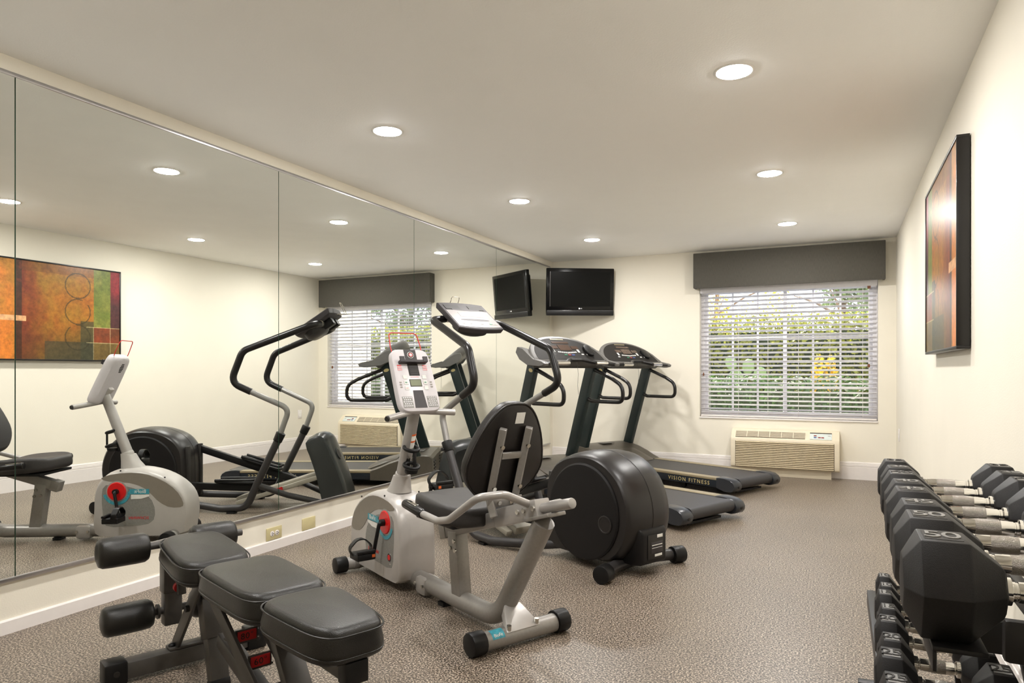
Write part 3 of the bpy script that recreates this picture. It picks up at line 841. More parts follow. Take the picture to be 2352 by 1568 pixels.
# rear stabiliser with end caps
MB().tube(fillet([V(0, -.30, .048), V(.045, -.15, .050), V(.06, 0, .052), V(.045, .15, .050), V(0, .30, .048)], .3, 5), .033, 16).build('rear_stabiliser', 'el_frame', el)
for sg in (-1, 1):
    d = V(-.045, sg * .15, 0).normalized(); c = V(0, sg * .27, .048)
    MB().tube([c, c + d * .078], .048, 20).build('stabiliser_cap', 'black_plastic', el, bevel=.006)
# base tubes, uprights, handlebars
for sg in (-1, 1):
    MB().tube(fillet([V(1.412, sg * .333, .60), V(1.235, sg * .325, .235), V(1.15, sg * .315, .045), V(.95, sg * .30, .033), V(.62, sg * .20, .06), V(.50, sg * .14, .08)], [.3, .12, .15, .15], 7), .0285, 14).build('base_tube', 'el_frame', el)
    MB().tube([V(1.225, sg * .325, .225), V(1.45, sg * .25, .13), V(1.68, sg * .15, .055)], .023, 12).build('front_brace', 'el_frame', el)
    MB().box(1.00, 1.06, -sg * .305 - .03, -sg * .305 + .03, 0, .016).build('rubber_foot', 'black_plastic', el, smooth=0)
    MB().tube([V(1.392, sg * .332, .560), V(1.424, sg * .334, .628)], [.034, .037], 16).build('collar', 'black_plastic', el, bevel=.006)
    MB().cyl(V(1.405, sg * .37, .578), V(1.405, sg * .385, .578), .010, 10).build('collar_screw', 'black_plastic', el)
    MB().tube(fillet([V(1.415, sg * .333, .615), V(1.487, sg * .334, .815), V(1.18, sg * .36, .955)], .07, 8), .0215, 14).build('handle_pipe', 'el_pipe', el)
    MB().tube(fillet([V(1.20, sg * .358, .946), V(1.045, sg * .366, 1.018), V(1.135, sg * .360, 1.262), V(1.66, sg * .300, 1.470), V(1.69, sg * .17, 1.485)], [.11, .10, .08], 8), .0265, 16).build('handle_grip', 'grip_black', el)
# cross bar under the console
MB().tube([V(1.69, -.2, 1.485), V(1.69, .2, 1.485)], .024, 14).build('cross_bar', 'chrome', el)
# console
c0 = Vector((1.475, 0, 1.415)); cu = Vector((.285, 0, .195)).normalized(); cn = Vector((-cu.z, 0, cu.x))
def E_(p, q, d): return c0 + Vector((0, -p, 0)) + cu * q + cn * d
def conring(wl, wt, q_0, q_1, d, bow): # trapezoid with bowed lower and upper edges
    pts = []
    for k in range(13): u = -1 + 2 * k / 12; pts.append(E_(wl * u, q_0 - bow * (1 - u * u), d))
    for k in range(13): u = 1 - 2 * k / 12; pts.append(E_(wt * u, q_1 + bow * (1 - u * u), d))
    return pts
cs = MB().loft([conring(.17, .18, .02, .30, -.045, .012), conring(.192, .20, 0, .325, -.035, .016), conring(.200, .205, -.006, .335, .0, .018), conring(.194, .198, 0, .328, .006, .016)])
cso = cs.build('console', 'charcoal', el, smooth=30)
MB().loft([conring(.185, .185, .008, .225, d, .012) for d in (.0062, .0085)]).build('console_face', 'el_face', cso, smooth=30)
for p in (-.105, .105): MB().obox(E_(p, .275, .0075), (0, .065, 0), cu * .028, cn * .0015).build('cup_recess', 'dark_slot', cso, smooth=0)
mb = MB(); mb.add([E_(.13 * math.cos(t) , .095 + .016 * math.sin(t) * (1 if math.sin(t) > 0 else .8), .0092) for t in [2 * math.pi * k / 28 for k in range(28)]], [tuple(range(28))]); mb.build('display_slot', 'charcoal', cso, smooth=0)
MB().loft([conring(.13, .12, .235, .246, d, .010) for d in (.0062, .009)]).build('reading_ledge', 'charcoal', cso)
for p, m in ((.11, 'key_green'), (.135, 'el_ramp'), (.158, 'el_ramp'), (-.13, 'el_ramp'), (-.10, 'el_ramp'), (-.07, 'el_ramp'), (.03, 'el_ramp')):
    MB().obox(E_(p, .045, .009), (0, .009, 0), cu * .007, cn * .001).build('button', m, cso, smooth=0)
MB().obox(E_(0, .17, .009), (0, .10, 0), cu * .03, cn * .0006).build('screen', 'el_face', cso, smooth=0)
# underside pods
MB().obox(E_(-.06, .245, -.075), (0, .04, 0), cu * .045, cn * .03).build('speaker_pod', 'black_plastic', cso, bevel=.006)
MB().obox(E_(.09, .245, -.075), (0, .04, 0), cu * .045, cn * .03).build('speaker_pod', 'black_plastic', cso, bevel=.006)
un = MB(); pr = superellipse(.15, .10, 2.2, 28)
un.loft([[E_(a * k, .12 + b * k, d) for a, b in pr] for d, k in ((-.045, 1.0), (-.085, .95), (-.105, .7))]).build('under_cover', 'el_frame', cso, smooth=40)
wr = fillet([V(1.735, -.035, 1.565), V(1.845, -.035, 1.575), V(1.800, -.035, 1.665), V(1.800, .035, 1.665), V(1.845, .035, 1.575), V(1.735, .035, 1.565)], .012, 4)
MB().tube(wr, .0028, 8).build('reading_wire', 'chrome', cso)
# front cover, ramp, arms and pedals
fc = MB(); rings = []
for t, k in ((-.165, .93), (-.155, .97), (-.09, 1.0), (0, 1.01), (.09, 1.0), (.155, .97), (.165, .93)):
    pr = smooth_closed([(1.555, .545), (1.60, .585), (1.655, .605), (1.705, .585), (1.74, .52), (1.80, .38), (1.86, .22), (1.895, .08), (1.88, .03), (1.72, .03), (1.69, .08), (1.645, .28), (1.585, .46)], 2)
    rings.append([V(1.7 + (s - 1.7) * k, t, .03 + (z - .03) * k) for s, z in pr])
fco = fc.loft(rings).build('front_cover', 'el_cover', el, smooth=40)
ax = (V(1.80, 0, .38) - V(1.74, 0, .52)).normalized(); nx = Vector((-ax.z, 0, ax.x)) * -1
for k, (r0, m) in enumerate(((.05, 'el_cover'), (.04, 'charcoal'))):
    MB().lathe([(r0, -.012), (r0, .004 + .001 * k), (r0 - .008, .006 + .001 * k), (.001, .006 + .001 * k)], V(1.785, 0, .43), nx if nx.x > 0 else -nx, 26).build('round_badge', m, fco)
MB().beam(V(.98, 0, .055), V(1.68, 0, .275), .18, .055, (0, 1, 0)).build('ramp', 'el_ramp', el, bevel=.012)
for sg in (-1, 1): MB().beam(V(1.0, sg * .125, .045), V(1.66, sg * .125, .255), .05, .035, (0, 1, 0)).build('ramp_rail', 'el_ramp', el, bevel=.006)
MB().obox(V(1.33, -.152, .155), Vector((.045, 0, .0141)), (0, .0015, 0), Vector((-.004, 0, .0127))).build('warning_label', 'label_red', el, smooth=0)
for sg, sA, zA, sB, zB, sP in ((-1, .55, .185, 1.22, .165, 1.0), (1, .52, .485, 1.42, .185, 1.10)):
    t = sg * .115
    MB().beam(V(sA, t, zA), V(sB, t, zB), .045, .055, (0, 1, 0)).build('pedal_arm', 'black_plastic', el, bevel=.004)
    d = (V(sB, t, zB) - V(sA, t, zA)).normalized(); u = Vector((-d.z, 0, d.x)); c = V(sA, t, zA) + d * ((sP - sA) / d.x) + u * .036
    pd = MB(); cushion(pd, superellipse(.175, .068, 4, 36), 0, .018, .008, 0, lambda x, y, z: c + d * x + Vector((0, y, 0)) + u * z)
    pdo = pd.build('foot_pedal', 'black_plastic', el, smooth=50)
    lip = MB(); lip.tube(fillet([c + d * -.16 + Vector((0, .06, 0)) + u * .022, c + d * .16 + Vector((0, .06, 0)) + u * .035, c + d * .172 + Vector((0, 0, 0)) + u * .05, c + d * .16 + Vector((0, -.06, 0)) + u * .035, c + d * -.16 + Vector((0, -.06, 0)) + u * .022], .03, 4), .010, 8)
    lip.build('pedal_rim', 'black_plastic', pdo)
    MB().cyl(V(sB, t - .03, zB - .01), V(sB, t + .03, zB - .01), .032, 16).build('ramp_wheel', 'black_plastic', el)
tag(el, 'black elliptical trainer with large round rear housing', 'elliptical')

# ------------------------------------------------------------------ recumbent bike
bk = empty('recumbent_bike', (-1.174, 2.544, 0), 152)
# stabilisers
MB().tube([V(0, -.185, .046), V(0, .185, .046)], .038, 20).build('rear_stabiliser', 'bike_grey', bk)
for sg in (-1, 1):
    co = MB().tube([V(0, sg * .18, .048), V(0, sg * .245, .048)], .048, 12).build('stabiliser_cap', 'black_plastic', bk, bevel=.006)
    MB().tube([V(1.36, sg * .165, .045), V(1.36, sg * .232, .045)], .043, 16).build('stabiliser_cap', 'black_plastic', bk, bevel=.006)
MB().tube([V(1.36, -.17, .045), V(1.36, .17, .045)], .034, 18).build('front_stabiliser', 'bike_silver', bk)
for sg in (-1, 1): MB().tube([V(1.36, sg * .09, .045), V(1.36, sg * .125, .045)], .037, 18).build('stabiliser_clamp', 'bike_grey', bk)
# sticker on rear stabiliser, wraps round the tube
st = MB(); vs_ = []
for j in range(2):
    for k in range(7):
        a = math.radians(20 + 70 * k / 6); vs_.append(V(-.0385 * math.cos(a), -.155 + .06 * j, .046 + .0385 * math.sin(a)))
st.add(vs_, [(k, k + 1, k + 8, k + 7) for k in range(6)]); st.build('sticker', 'bike_teal', bk)
text_part('sticker_lettering', 'BioFit', .018, 'label_white', bk, V(-.030, -.125, .0715), V(0, 1, 0), V(.62, 0, .78), .0004)
# main rail rising into the rear post
MB().tube(fillet([V(.95, 0, .060), V(.14, 0, .060), V(-.160, 0, .522)], .20, 10), .043, 20).build('main_rail', 'bike_grey', bk)
MB().beam(V(.80, 0, .052), V(.70, 0, .052), .096, .088, (0, 1, 0)).build('rail_sleeve', 'bike_silver', bk, bevel=.02)
for s in (.715, .785): MB().cyl(V(s, -.046, .06), V(s, -.056, .06), .008, 10).build('bolt', 'bolt_steel', bk)
gus = MB(); gus.loft([[V(.075, -w, .12), V(-.035, -w2, .075), V(-.035, w2, .075), V(.075, w, .12), V(.06, w, .165), V(.06, -w, .165)] for w, w2 in ((.035, .07), (.034, .069))])
MB().loft([[V(.07, -.04, .10), V(.07, .04, .10), V(.05, .04, .15), V(.05, -.04, .15)], [V(-.01, -.085, .075), V(-.01, .085, .075), V(-.035, .085, .07), V(-.035, -.085, .07)]]).build('rear_gusset', 'bike_silver', bk, bevel=.003)
for t in (-.07, .07): MB().cyl(V(-.022, t, .07), V(-.025, t, .095), .010, 10).build('bolt', 'bolt_steel', bk)
MB().beam(V(-.09, 0, .520), V(-.235, 0, .565), .092, .014, (0, 1, 0)).build('post_plate', 'bike_grey', bk, bevel=.003)
MB().box(.55, .60, -.03, .03, .0, .018).build('rail_foot', 'black_plastic', bk, smooth=0)
MB().beam(V(.435, 0, .07), V(.475, 0, .37), .066, .075, (0, 1, 0)).build('seat_post', 'bike_grey', bk, bevel=.006)
for ds, dz in ((-.012, .33), (.018, .295), (-.022, .29)): MB().cyl(V(.46 + ds, -.033, dz), V(.46 + ds, -.040, dz), .0095, 12).build('bolt', 'bolt_steel', bk)
# inclined seat rail
MB().beam(V(.575, 0, .350), V(-.145, 0, .572), .06, .062, (0, 1, 0)).build('seat_rail', 'bike_grey', bk, bevel=.005)
MB().beam(V(.585, 0, .347), V(.535, 0, .362), .067, .069, (0, 1, 0)).build('rail_cap', 'bike_grey', bk, bevel=.004)
MB().beam(V(.13, 0, .488), V(-.155, 0, .576), .074, .074, (0, 1, 0)).build('seat_carriage', 'bike_silver', bk, bevel=.005)
for s, z in ((-.04, .545), (-.08, .557), (-.14, .575)): MB().cyl(V(s, -.037, z), V(s, -.045, z), .010, 12).build('bolt', 'bolt_steel', bk)
MB().tube([V(-.15, 0, .573), V(-.325, 0, .620)], .0205, 16).build('rear_handle', 'bike_silver', bk, bevel=.004)
# seat cushion
sc = MB(); cushion(sc, superellipse(.20, .205, 3.2, 44, .40, 0), .455, .535, .025, -.006, lambda x, y, z: Vector((x, y, z + .05 * ((x - .40) / .2) * .3 + (.018 if abs(y) > .12 else 0) * min(1, max(0, (abs(y) - .12) / .07)) * (z > .5))))
sc.build('seat', 'seat_grey', bk, smooth=50)
MB().box(.24, .56, -.17, .17, .438, .456).build('seat_pan', 'black_plastic', bk, bevel=.006)
MB().beam(V(.28, 0, .46), V(.22, 0, .47), .10, .06).build('seat_bracket', 'bike_grey', bk, bevel=.004)
# backrest
b0, b1 = V(.150, 0, .565), V(.015, 0, .975); bu = (b1 - b0).normalized(); bnrm = Vector((bu.z, 0, -bu.x)); bl_len = (b1 - b0).length
def backoutline(seg=44):
    pts = []
    for k in range(seg):
        a = 2 * math.pi * k / seg; c, s = math.cos(a), math.sin(a)
        q = bl_len * (.5 + .5 * math.copysign(abs(s) ** .8, s)); u = q / bl_len
        w = .198 - .085 * max(0, u - .35) ** 1.2 / (.65 ** 1.2)
        if u < .35: w = .198 - .04 * ((.35 - u) / .35) ** 2
        pts.append((w * math.copysign(abs(c) ** .62, c), q))
    return pts
bp_ = MB(); cushion(bp_, backoutline(), 0, .06, .022, .01, lambda x, y, z: b0 + Vector((0, x, 0)) + bu * y + bnrm * (z - .01))
bpo = bp_.build('backrest', 'seat_vinyl', bk, smooth=50)
tpp = [b0 + Vector((0, x * 1.0, 0)) + bu * y + bnrm * -.004 for x, y in backoutline()]
MB().tube(tpp + [tpp[0]], .004, 6, caps=False).build('piping', 'seat_vinyl', bpo)
MB().obox(b0 + bu * (bl_len - .06) - bnrm * .0125 + Vector((0, -.022, 0)), Vector((0, .022, 0)), bu * .024, bnrm * .0006).build('label', 'label_white', bpo, smooth=0)
for t in (-.066, .066):
    p1 = b0 + bu * .335 - bnrm * .028 + Vector((0, -t, 0)); p2 = V(.085, t, .505)
    br = MB().tube(fillet([p1, b0 + bu * .02 - bnrm * .028 + Vector((0, -t, 0)), p2], .03, 4), .021, 4).build('back_bracket', 'bike_grey', bk, bevel=.003, smooth=20)
    for q in (.26, .075):
        MB().tube([b0 + bu * q - bnrm * .042 + Vector((0, -t, 0)), b0 + bu * q - bnrm * .050 + Vector((0, -t, 0))], .0095, 12).build('bolt', 'bolt_steel', br)
MB().obox(b0 + bu * .215 - bnrm * .030, (0, .05, 0), bu * .014, bnrm * .006).build('bracket_bridge', 'bike_grey', bk, bevel=.002)
pl_ = MB().obox(b0 + bu * .012 - bnrm * .046, (0, .085, 0), bu * .022, bnrm * .004).build('bracket_plate', 'bike_grey', bk, bevel=.003)
for t in (-.03, .03): MB().tube([b0 + bu * .012 - bnrm * .050 + Vector((0, t, 0)), b0 + bu * .012 - bnrm * .057 + Vector((0, t, 0))], .0095, 12).build('bolt', 'bolt_steel', pl_)
# handlebars each side of the seat
for sg in (-1, 1):
    zz = 0 if sg < 0 else .085
    MB().tube(fillet([V(-.10 + zz, sg * .03, .585 - zz * .5), V(-.115 + zz, sg * .16, .640 - zz), V(-.06 + zz, sg * .245, .628 - zz), V(.13, sg * .255, .512), V(.22, sg * .255, .492), V(.36, sg * .252, .500), V(.50, sg * .25, .518)], [.05, .06, .10, .08, .05], 6), .0155, 12).build('side_bar', 'bike_silver', bk)
    gr = MB().tube([V(.345, sg * .252, .498), V(.51, sg * .25, .519)], .0205, 14).build('side_grip', 'grip_black', bk, bevel=.004)
    MB().obox(V(.44, sg * .25, .529), V(.038, 0, .0045), (0, .009, 0), (0, 0, .004)).build('sensor_plate', 'chrome', gr, bevel=.002)
# drive housing
hp = smooth_closed([(.845, .06), (.84, .22), (.848, .33), (.885, .41), (.96, .46), (1.08, .478), (1.21, .462), (1.33, .41), (1.42, .33), (1.455, .23), (1.445, .11), (1.41, .05), (1.15, .042), (.95, .040)], 3)
rings = []
for t, k in ((-.105, .925), (-.100, .95), (-.085, .975), (-.05, .995), (0, 1.0), (.05, .995), (.085, .975), (.100, .95), (.105, .925)):
    rings.append([V(1.14 + (s - 1.14) * k, t, .05 + (z - .05) * k) for s, z in hp])
ho = MB().loft(rings).build('drive_housing', 'bike_shell', bk, smooth=40)
for sg in (-1, 1):
    def face(pts, d, m, nm):
        return MB().loft([[V(s, sg * dd, z) for s, z in pts] for dd in (d - .002, d)]).build(nm, m, ho, smooth=20)
    face(smooth_closed([(.90, .415), (.97, .440), (1.09, .450), (1.20, .435), (1.31, .385), (1.385, .32), (1.42, .25), (1.40, .225), (1.32, .23), (1.25, .275), (1.18, .345), (1.08, .385), (.95, .395)], 2), .1065, 'bike_taupe', 'trim_panel')
    face(smooth_closed([(.93, .37), (1.05, .365), (1.15, .330), (1.22, .27), (1.24, .18), (1.20, .12), (1.05, .105), (.93, .11), (.91, .2), (.905, .31)], 2), .1062, 'bike_dots', 'dot_decal')
    dsk = MB().lathe([(.060, 0), (.060, .006), (.056, .010), (.001, .010)], V(1.0, sg * .104, .330), V(0, sg, 0), 32).build('crank_disc', 'bike_red', ho, smooth=30)
    MB().lathe([(.068, 0), (.068, .003), (.060, .004)], V(1.0, sg * .104, .330), V(0, sg, 0), 32).build('disc_ring', 'bike_silver', ho)
    arc = [(1.0 + r_ * math.cos(a), .33 + r_ * math.sin(a)) for r_, rng in ((.070, range(0, 13)), (.088, range(12, -1, -1))) for a in [math.radians(195 + 165 * k / 12) for k in rng]]
    MB().add([V(s, sg * .1085, z) for s, z in arc], [(k, k + 1, 24 - k, 25 - k) for k in range(12)]).build('ring_decal', 'bike_teal', ho, smooth=0)
    MB().add([V(s, sg * .1086, z) for s, z in ((1.075, .345), (1.205, .345), (1.205, .312), (1.09, .312))], [(0, 1, 2, 3)]).build('name_decal', 'bike_teal', ho, smooth=0)
    MB().add([V(s, sg * .1086, z) for s, z in ((1.09, .309), (1.205, .309), (1.205, .298), (1.155, .282), (1.09, .280))], [(0, 1, 2, 3, 4)]).build('name_decal', 'label_white', ho, smooth=0)
    rt = V(-1, 0, 0) if sg > 0 else V(1, 0, 0)
    rt = V(1, 0, 0) if sg > 0 else V(-1, 0, 0)
    text_part('name_lettering', 'BioFit', .032, 'label_white', ho, V(1.148, sg * .109, .329), rt, (0, 0, 1), .0004)
    text_part('maker_lettering', 'SCHWINN', .026, 'bike_red', ho, V(1.14, sg * .1075, .158), rt, (0, 0, 1), .0004, 1.05, .15)
    MB().lathe([(.020, 0), (.020, .003), (.001, .003)], V(.955, sg * .105, .158), V(0, sg, 0), 22).build('emblem', 'charcoal', ho)
    MB().lathe([(.014, 0), (.014, .004), (.001, .004)], V(.955, sg * .105, .158), V(0, sg, 0), 18).build('emblem_star', 'bike_red', ho)
    for s, z in ((.875, .22), (1.40, .095), (.93, .075), (1.30, .418), (1.02, .462)):
        MB().cyl(V(s, sg * .098, z), V(s, sg * .103, z), .005, 8).build('screw_hole', 'dark_slot', ho)
for k, z in enumerate((.125, .15, .175)):
    MB().tube(fillet([V(.95, -.102, z), V(.856, -.088, z), V(.843, 0, z), V(.856, .088, z), V(.95, .102, z)], .05, 5), .0065, 8).build('vent_rib', 'bike_shell', ho)
# cranks and pedals
for sg, ang in ((-1, math.radians(-100)), (1, math.radians(80))):
    hub = V(1.0, sg * .118, .33); d = Vector((math.cos(ang), 0, math.sin(ang))) 
    if sg < 0: end = V(1.035, -.155, .172)
    else: end = V(.985, .155, .488)
    ck = MB().tube(fillet([V(1.0, sg * .108, .33), V(1.0, sg * .14, .33), end], .02, 4), .010, 10).build('crank', 'black_plastic', bk)
    MB().tube([V(1.0, sg * .108, .33), V(1.0, sg * .135, .33)], .018, 14).build('crank_hub', 'black_plastic', bk)
    pdl = empty('pedal', end + V(0, sg * .06, 0), 0, bk)
    MB().box(-.05, .05, -.05, .05, -.020, .014).build('pedal_body', 'black_plastic', pdl, bevel=.006)
    MB().box(-.052, -.030, -.05, .05, .0145, .03).build('pedal_tread', 'black_plastic', pdl, bevel=.004)
    MB().box(-.053, -.0505, sg * .036 - .008, sg * .036 + .008, -.006, .008).build('reflector', 'label_orange', pdl, smooth=0)
    sw = MB(); ring = []
    pth = fillet([(.02, -.05, 0), (.03, -.062, .035), (.03, -.02, .075), (.03, .02, .075), (.03, .062, .035), (.02, .05, 0)], .04, 5)
    sw.loft([[p + Vector((.017 * i, 0, .003 * j)) for i, j in ((-1, -1), (1, -1), (1, 1), (-1, 1))] for p in pth]); sw.build('pedal_strap', 'black_plastic', pdl, smooth=50)
# column, bottle cage, handlebar
MB().loft([[V(1.055 + a, b, .47) for a, b in superellipse(.075, .06, 2.4, 24)], [V(1.035 + a, b, .515) for a, b in superellipse(.055, .05, 2.4, 24)], [V(1.02 + a, b, .56) for a, b in superellipse(.045, .044, 2.2, 24)]]).build('column_boot', 'bike_shell', bk, smooth=40)
clo = MB().tube([V(1.04, 0, .50), V(.86, 0, .97)], [.034, .030], 20).build('column', 'bike_silver', bk)
MB().lathe([(.038, 0), (.041, .012), (.038, .026)], V(1.018, 0, .548), V(-.18, 0, .47), 22).build('column_collar', 'bike_shell', bk)
cd = (V(.86, 0, .97) - V(1.04, 0, .50)).normalized()
def onCol(q, ang, rad): # point on column surface
    c = V(1.04, 0, .50) + cd * q; s1 = Vector((0, -1, 0)); s2 = cd.cross(s1); return c + s1 * rad * math.cos(ang) + s2 * rad * math.sin(ang)
def col_sticker(qa, qb, a0, a1, m, nm, rad=.0345):
    n = 6; vs_ = [onCol(q, a0 + (a1 - a0) * k / n, rad - .0035 * (q / .5)) for q in (qa, qb) for k in range(n + 1)]
    MB().add(vs_, [(k, k + 1, k + n + 2, k + n + 1) for k in range(n)]).build(nm, m, clo)
col_sticker(.235, .315, math.radians(-100), math.radians(-25), 'label_white', 'warning_label')
col_sticker(.305, .315, math.radians(-100), math.radians(-25), 'label_orange', 'warning_strip', .0352)
col_sticker(.268, .277, math.radians(-100), math.radians(-25), 'label_orange', 'warning_strip', .0352)
cg = empty('bottle_cage', V(.93, .0, .655), 0, bk)
for z, r_ in ((.055, .036), (-.035, .036)):
    MB().tube([Vector((-.012 + r_ * math.cos(a), r_ * math.sin(a), z + .012 * math.cos(a))) for a in [2 * math.pi * k / 20 for k in range(21)]], .010, 8, caps=False).build('cage_ring', 'black_plastic', cg)
MB().beam((.03, 0, -.08), (.015, 0, .085), .022, .012).build('cage_spine', 'black_plastic', cg, bevel=.003)
MB().beam((-.048, 0, -.045), (-.048, 0, .05), .018, .008).build('cage_front', 'black_plastic', cg, bevel=.003)
MB().lathe([(.030, 0), (.034, .012), (.034, .02)], (-.012, 0, -.075), (0, 0, 1), 16).build('cage_base', 'black_plastic', cg)
MB().tube(fillet([V(.775, -.205, .878), V(.83, -.08, .895), V(.85, 0, .905), V(.85, .08, .90), V(.83, .205, .892)], .08, 6), .0165, 14).build('front_bar', 'bike_silver', bk)
MB().tube([V(.772, -.212, .877), V(.779, -.196, .879)], .0125, 12).build('bar_hollow', 'dark_slot', bk)
# console
k0 = V(.800, 0, .905); ku = (V(.945, 0, 1.222) - k0).normalized(); kn = Vector((-ku.z, 0, ku.x)); KH = .348
def K(p, q, d): return k0 + Vector((0, -p, 0)) + ku * q + kn * d
def kring(inset, d, w0=.118, w1=.110):
    pts = []
    for a, b in superellipse(1, 1, 6.5, 56):
        q = KH * (.5 + .5 * b * (1 - inset / (KH / 2))); w = (w0 + (w1 - w0) * q / KH) - inset
        pts.append(K(a * w, q, d))
    return pts
kc = MB().loft([kring(.03, -.058), kring(.012, -.054), kring(.0, -.035), kring(.0, -.010), kring(.004, -.002), kring(.012, .0)])
ko = kc.build('console', 'bike_white', bk, smooth=45)
def kbox(p0, p1, q0_, q1_, m, nm, d=.001, th=.001, skew=0): 
    return MB().add([K(p0 + skew * 0, q0_, d), K(p1, q0_, d), K(p1 - skew, q1_, d), K(p0 + skew, q1_, d)] + [K(p0, q0_, d - th), K(p1, q0_, d - th), K(p1 - skew, q1_, d - th), K(p0 + skew, q1_, d - th)], [(0, 1, 2, 3), (4, 7, 6, 5), (0, 4, 5, 1), (1, 5, 6, 2), (2, 6, 7, 3), (3, 7, 4, 0)]).build(nm, m, ko, smooth=0)
kbox(-.034, .034, .275, .342, 'charcoal', 'centre_strip'); kbox(-.030, .030, .196, .262, 'dark_slot', 'speaker_panel')
for k in range(5): kbox(-.021, .021, .203 + k * .0105, .208 + k * .0105, 'charcoal', 'speaker_slot', .0025)
kbox(-.034, .034, .020, .115, 'charcoal', 'lower_strip', skew=.006)
kbox(-.036, .030, .136, .176, 'dark_slot', 'display_frame', .0012); kbox(-.033, .027, .139, .173, 'lcd', 'display', .002)
MB().lathe([(.018, -.001), (.018, .002), (.001, .002)], K(0, .312, .001), kn, 24).build('emblem', 'label_white', ko)
MB().lathe([(.0155, -.001), (.0155, .003), (.001, .003)], K(0, .312, .001), kn, 24).build('emblem_disc', 'dark_slot', ko)
MB().lathe([(.011, -.001), (.011, .004), (.001, .004)], K(0, .312, .001), kn, 20).build('emblem_red', 'bike_red', ko)
MB().add([K(.009 * math.cos(math.pi / 2 + k * math.pi / 5) * (1 if k % 2 == 0 else .4), .312 + .009 * math.sin(math.pi / 2 + k * math.pi / 5) * (1 if k % 2 == 0 else .4), .0055) for k in range(10)], [tuple(range(10))]).build('emblem_star', 'label_white', ko, smooth=0)
kbox(-.078, .078, .262, .274, 'charcoal', 'reading_ledge', .028, .030)
for p in (-.066, .066): kbox(p - .013, p + .013, .264, .292, 'charcoal', 'ledge_clip', .030, .006)
for q, m in ((.188, 'key_white'), (.158, 'key_green'), (.128, 'bike_red')):
    for p in (-.058, .052): kbox(p - .011, p + .011, q - .010, q + .010, 'label_white', 'button', .0022)
kbox(-.064, -.052, .1265, .1295, 'bike_red', 'button_mark', .003); kbox(-.064, -.052, .155, .161, 'key_green', 'button_mark', .003); kbox(.046, .058, .155, .161, 'key_green', 'button_mark', .003)
for q in (.16, .147, .134):
    for p in (-.089, .085): kbox(p - .006, p + .006, q - .003, q + .003, 'bike_taupe', 'indicator', .002)
for q in (.252, .241, .230):
    for p in (-.075, .07): kbox(p - .014, p + .010, q - .003, q + .003, 'bike_red', 'printed_line', .0015)
kbox(-.026, .022, .1875, .1905, 'bike_red', 'printed_line', .0015)
for p0, p1 in ((-.098, -.042), (.042, .098)):
    kbox(p0, p1, .022, .082, 'bike_dots', 'dot_decal', .0012)
    for i in range(5):
        for j in range(5): 
            pp = p0 + .007 + i * .0105 + (.005 if j % 2 else 0); 
            if pp < p1 - .003: kbox(pp - .0028, pp + .0028, .029 + j * .011, .035 + j * .011, 'bike_white', 'dot', .0019)
wr = fillet([K(-.085, .345, -.03), K(-.088, .372, -.028), K(-.082, .452, -.026), K(.078, .452, -.026), K(.088, .372, -.028), K(.085, .345, -.03)], .022, 6)
MB().tube(wr, .0028, 8).build('reading_wire', 'red_wire', ko)
for k in range(6): MB().obox(K(.02, .24 + k * .011, -.0585), (0, .024 - .004 * abs(k - 2.5), 0), ku * .003, kn * .001).build('rear_speaker_slot', 'dark_slot', ko, smooth=0)
MB().beam(V(.862, 0, .955), K(0, .13, -.055), .06, .05).build('console_neck', 'bike_shell', bk, bevel=.01)
tag(bk, 'silver recumbent exercise bike with red crank disc and black seat', 'exercise bike')

# ------------------------------------------------------------------ weight bench
be = empty('weight_bench', (-2.24, 1.85, 0), 157.5)
def pad(outline, z0, z1, tilt, cs, cz, name, edge=.028, taper=.006):
    mb = MB(); ca_, sa_ = math.cos(tilt), math.sin(tilt)
    def f(x, y, z):
        dx, dz = x - cs, z - cz
        return Vector((cs + dx * ca_ - dz * sa_, y, cz + dx * sa_ + dz * ca_))
    cushion(mb, outline, z0, z1, edge, .004, f, taper)
    o = mb.build(name, 'bench_leather', be, smooth=50)
    ext = 1.0
    for zz in (z0 + .018, z1 - edge * .62):
        pth = [f(x * 1.0, y * 1.0, zz) for x, y in outline]
        MB().tube(pth + [pth[0]], .0028, 6, caps=False).build('piping', 'bench_leather', o)
    return o
def taper_outline(s0, s1, w0, w1, n=5.0, seg=52):
    out = []
    for a, b in superellipse(1, 1, n, seg):
        u = (a + 1) / 2; out.append((s0 + (s1 - s0) * u, b * (w0 + (w1 - w0) * u)))
    return out
pad([(x, y - .012) for x, y in taper_outline(-.30, .085, .132, .118, 4.0)], .375, .462, math.radians(6), -.1, .42, 'seat_pad')
pad([(x, y - .02) for x, y in taper_outline(-.865, -.405, .128, .140, 5.5)], .382, .472, 0, -.6, .42, 'back_pad')
pad([(x, y - .02) for x, y in taper_outline(-1.245, -.872, .098, .132, 4.2)], .382, .474, math.radians(1), -1.0, .42, 'back_pad')
# back beam and its end plug
MB().beam(V(-.36, .02, .352), V(-1.225, .02, .352), .058, .052, (0, 1, 0)).build('back_beam', 'bench_steel', be, bevel=.004)
MB().beam(V(-1.19, .02, .350), V(-1.235, .02, .350), .064, .058, (0, 1, 0)).build('beam_plug', 'black_plastic', be, bevel=.004)
# front stabiliser
MB().box(-.052, .012, -.22, .25, .012, .072).build('front_stabiliser', 'bench_steel', be, bevel=.005)
for y0, y1 in ((-.275, -.20), (.225, .30)):
    co = MB().box(-.060, .020, y0, y1, 0, .082).build('stabiliser_cap', 'black_plastic', be, bevel=.008)
    MB().cyl((-.0605, (y0 + y1) / 2, .045), (-.066, (y0 + y1) / 2, .045), .010, 12).build('bolt', 'dark_slot', co)
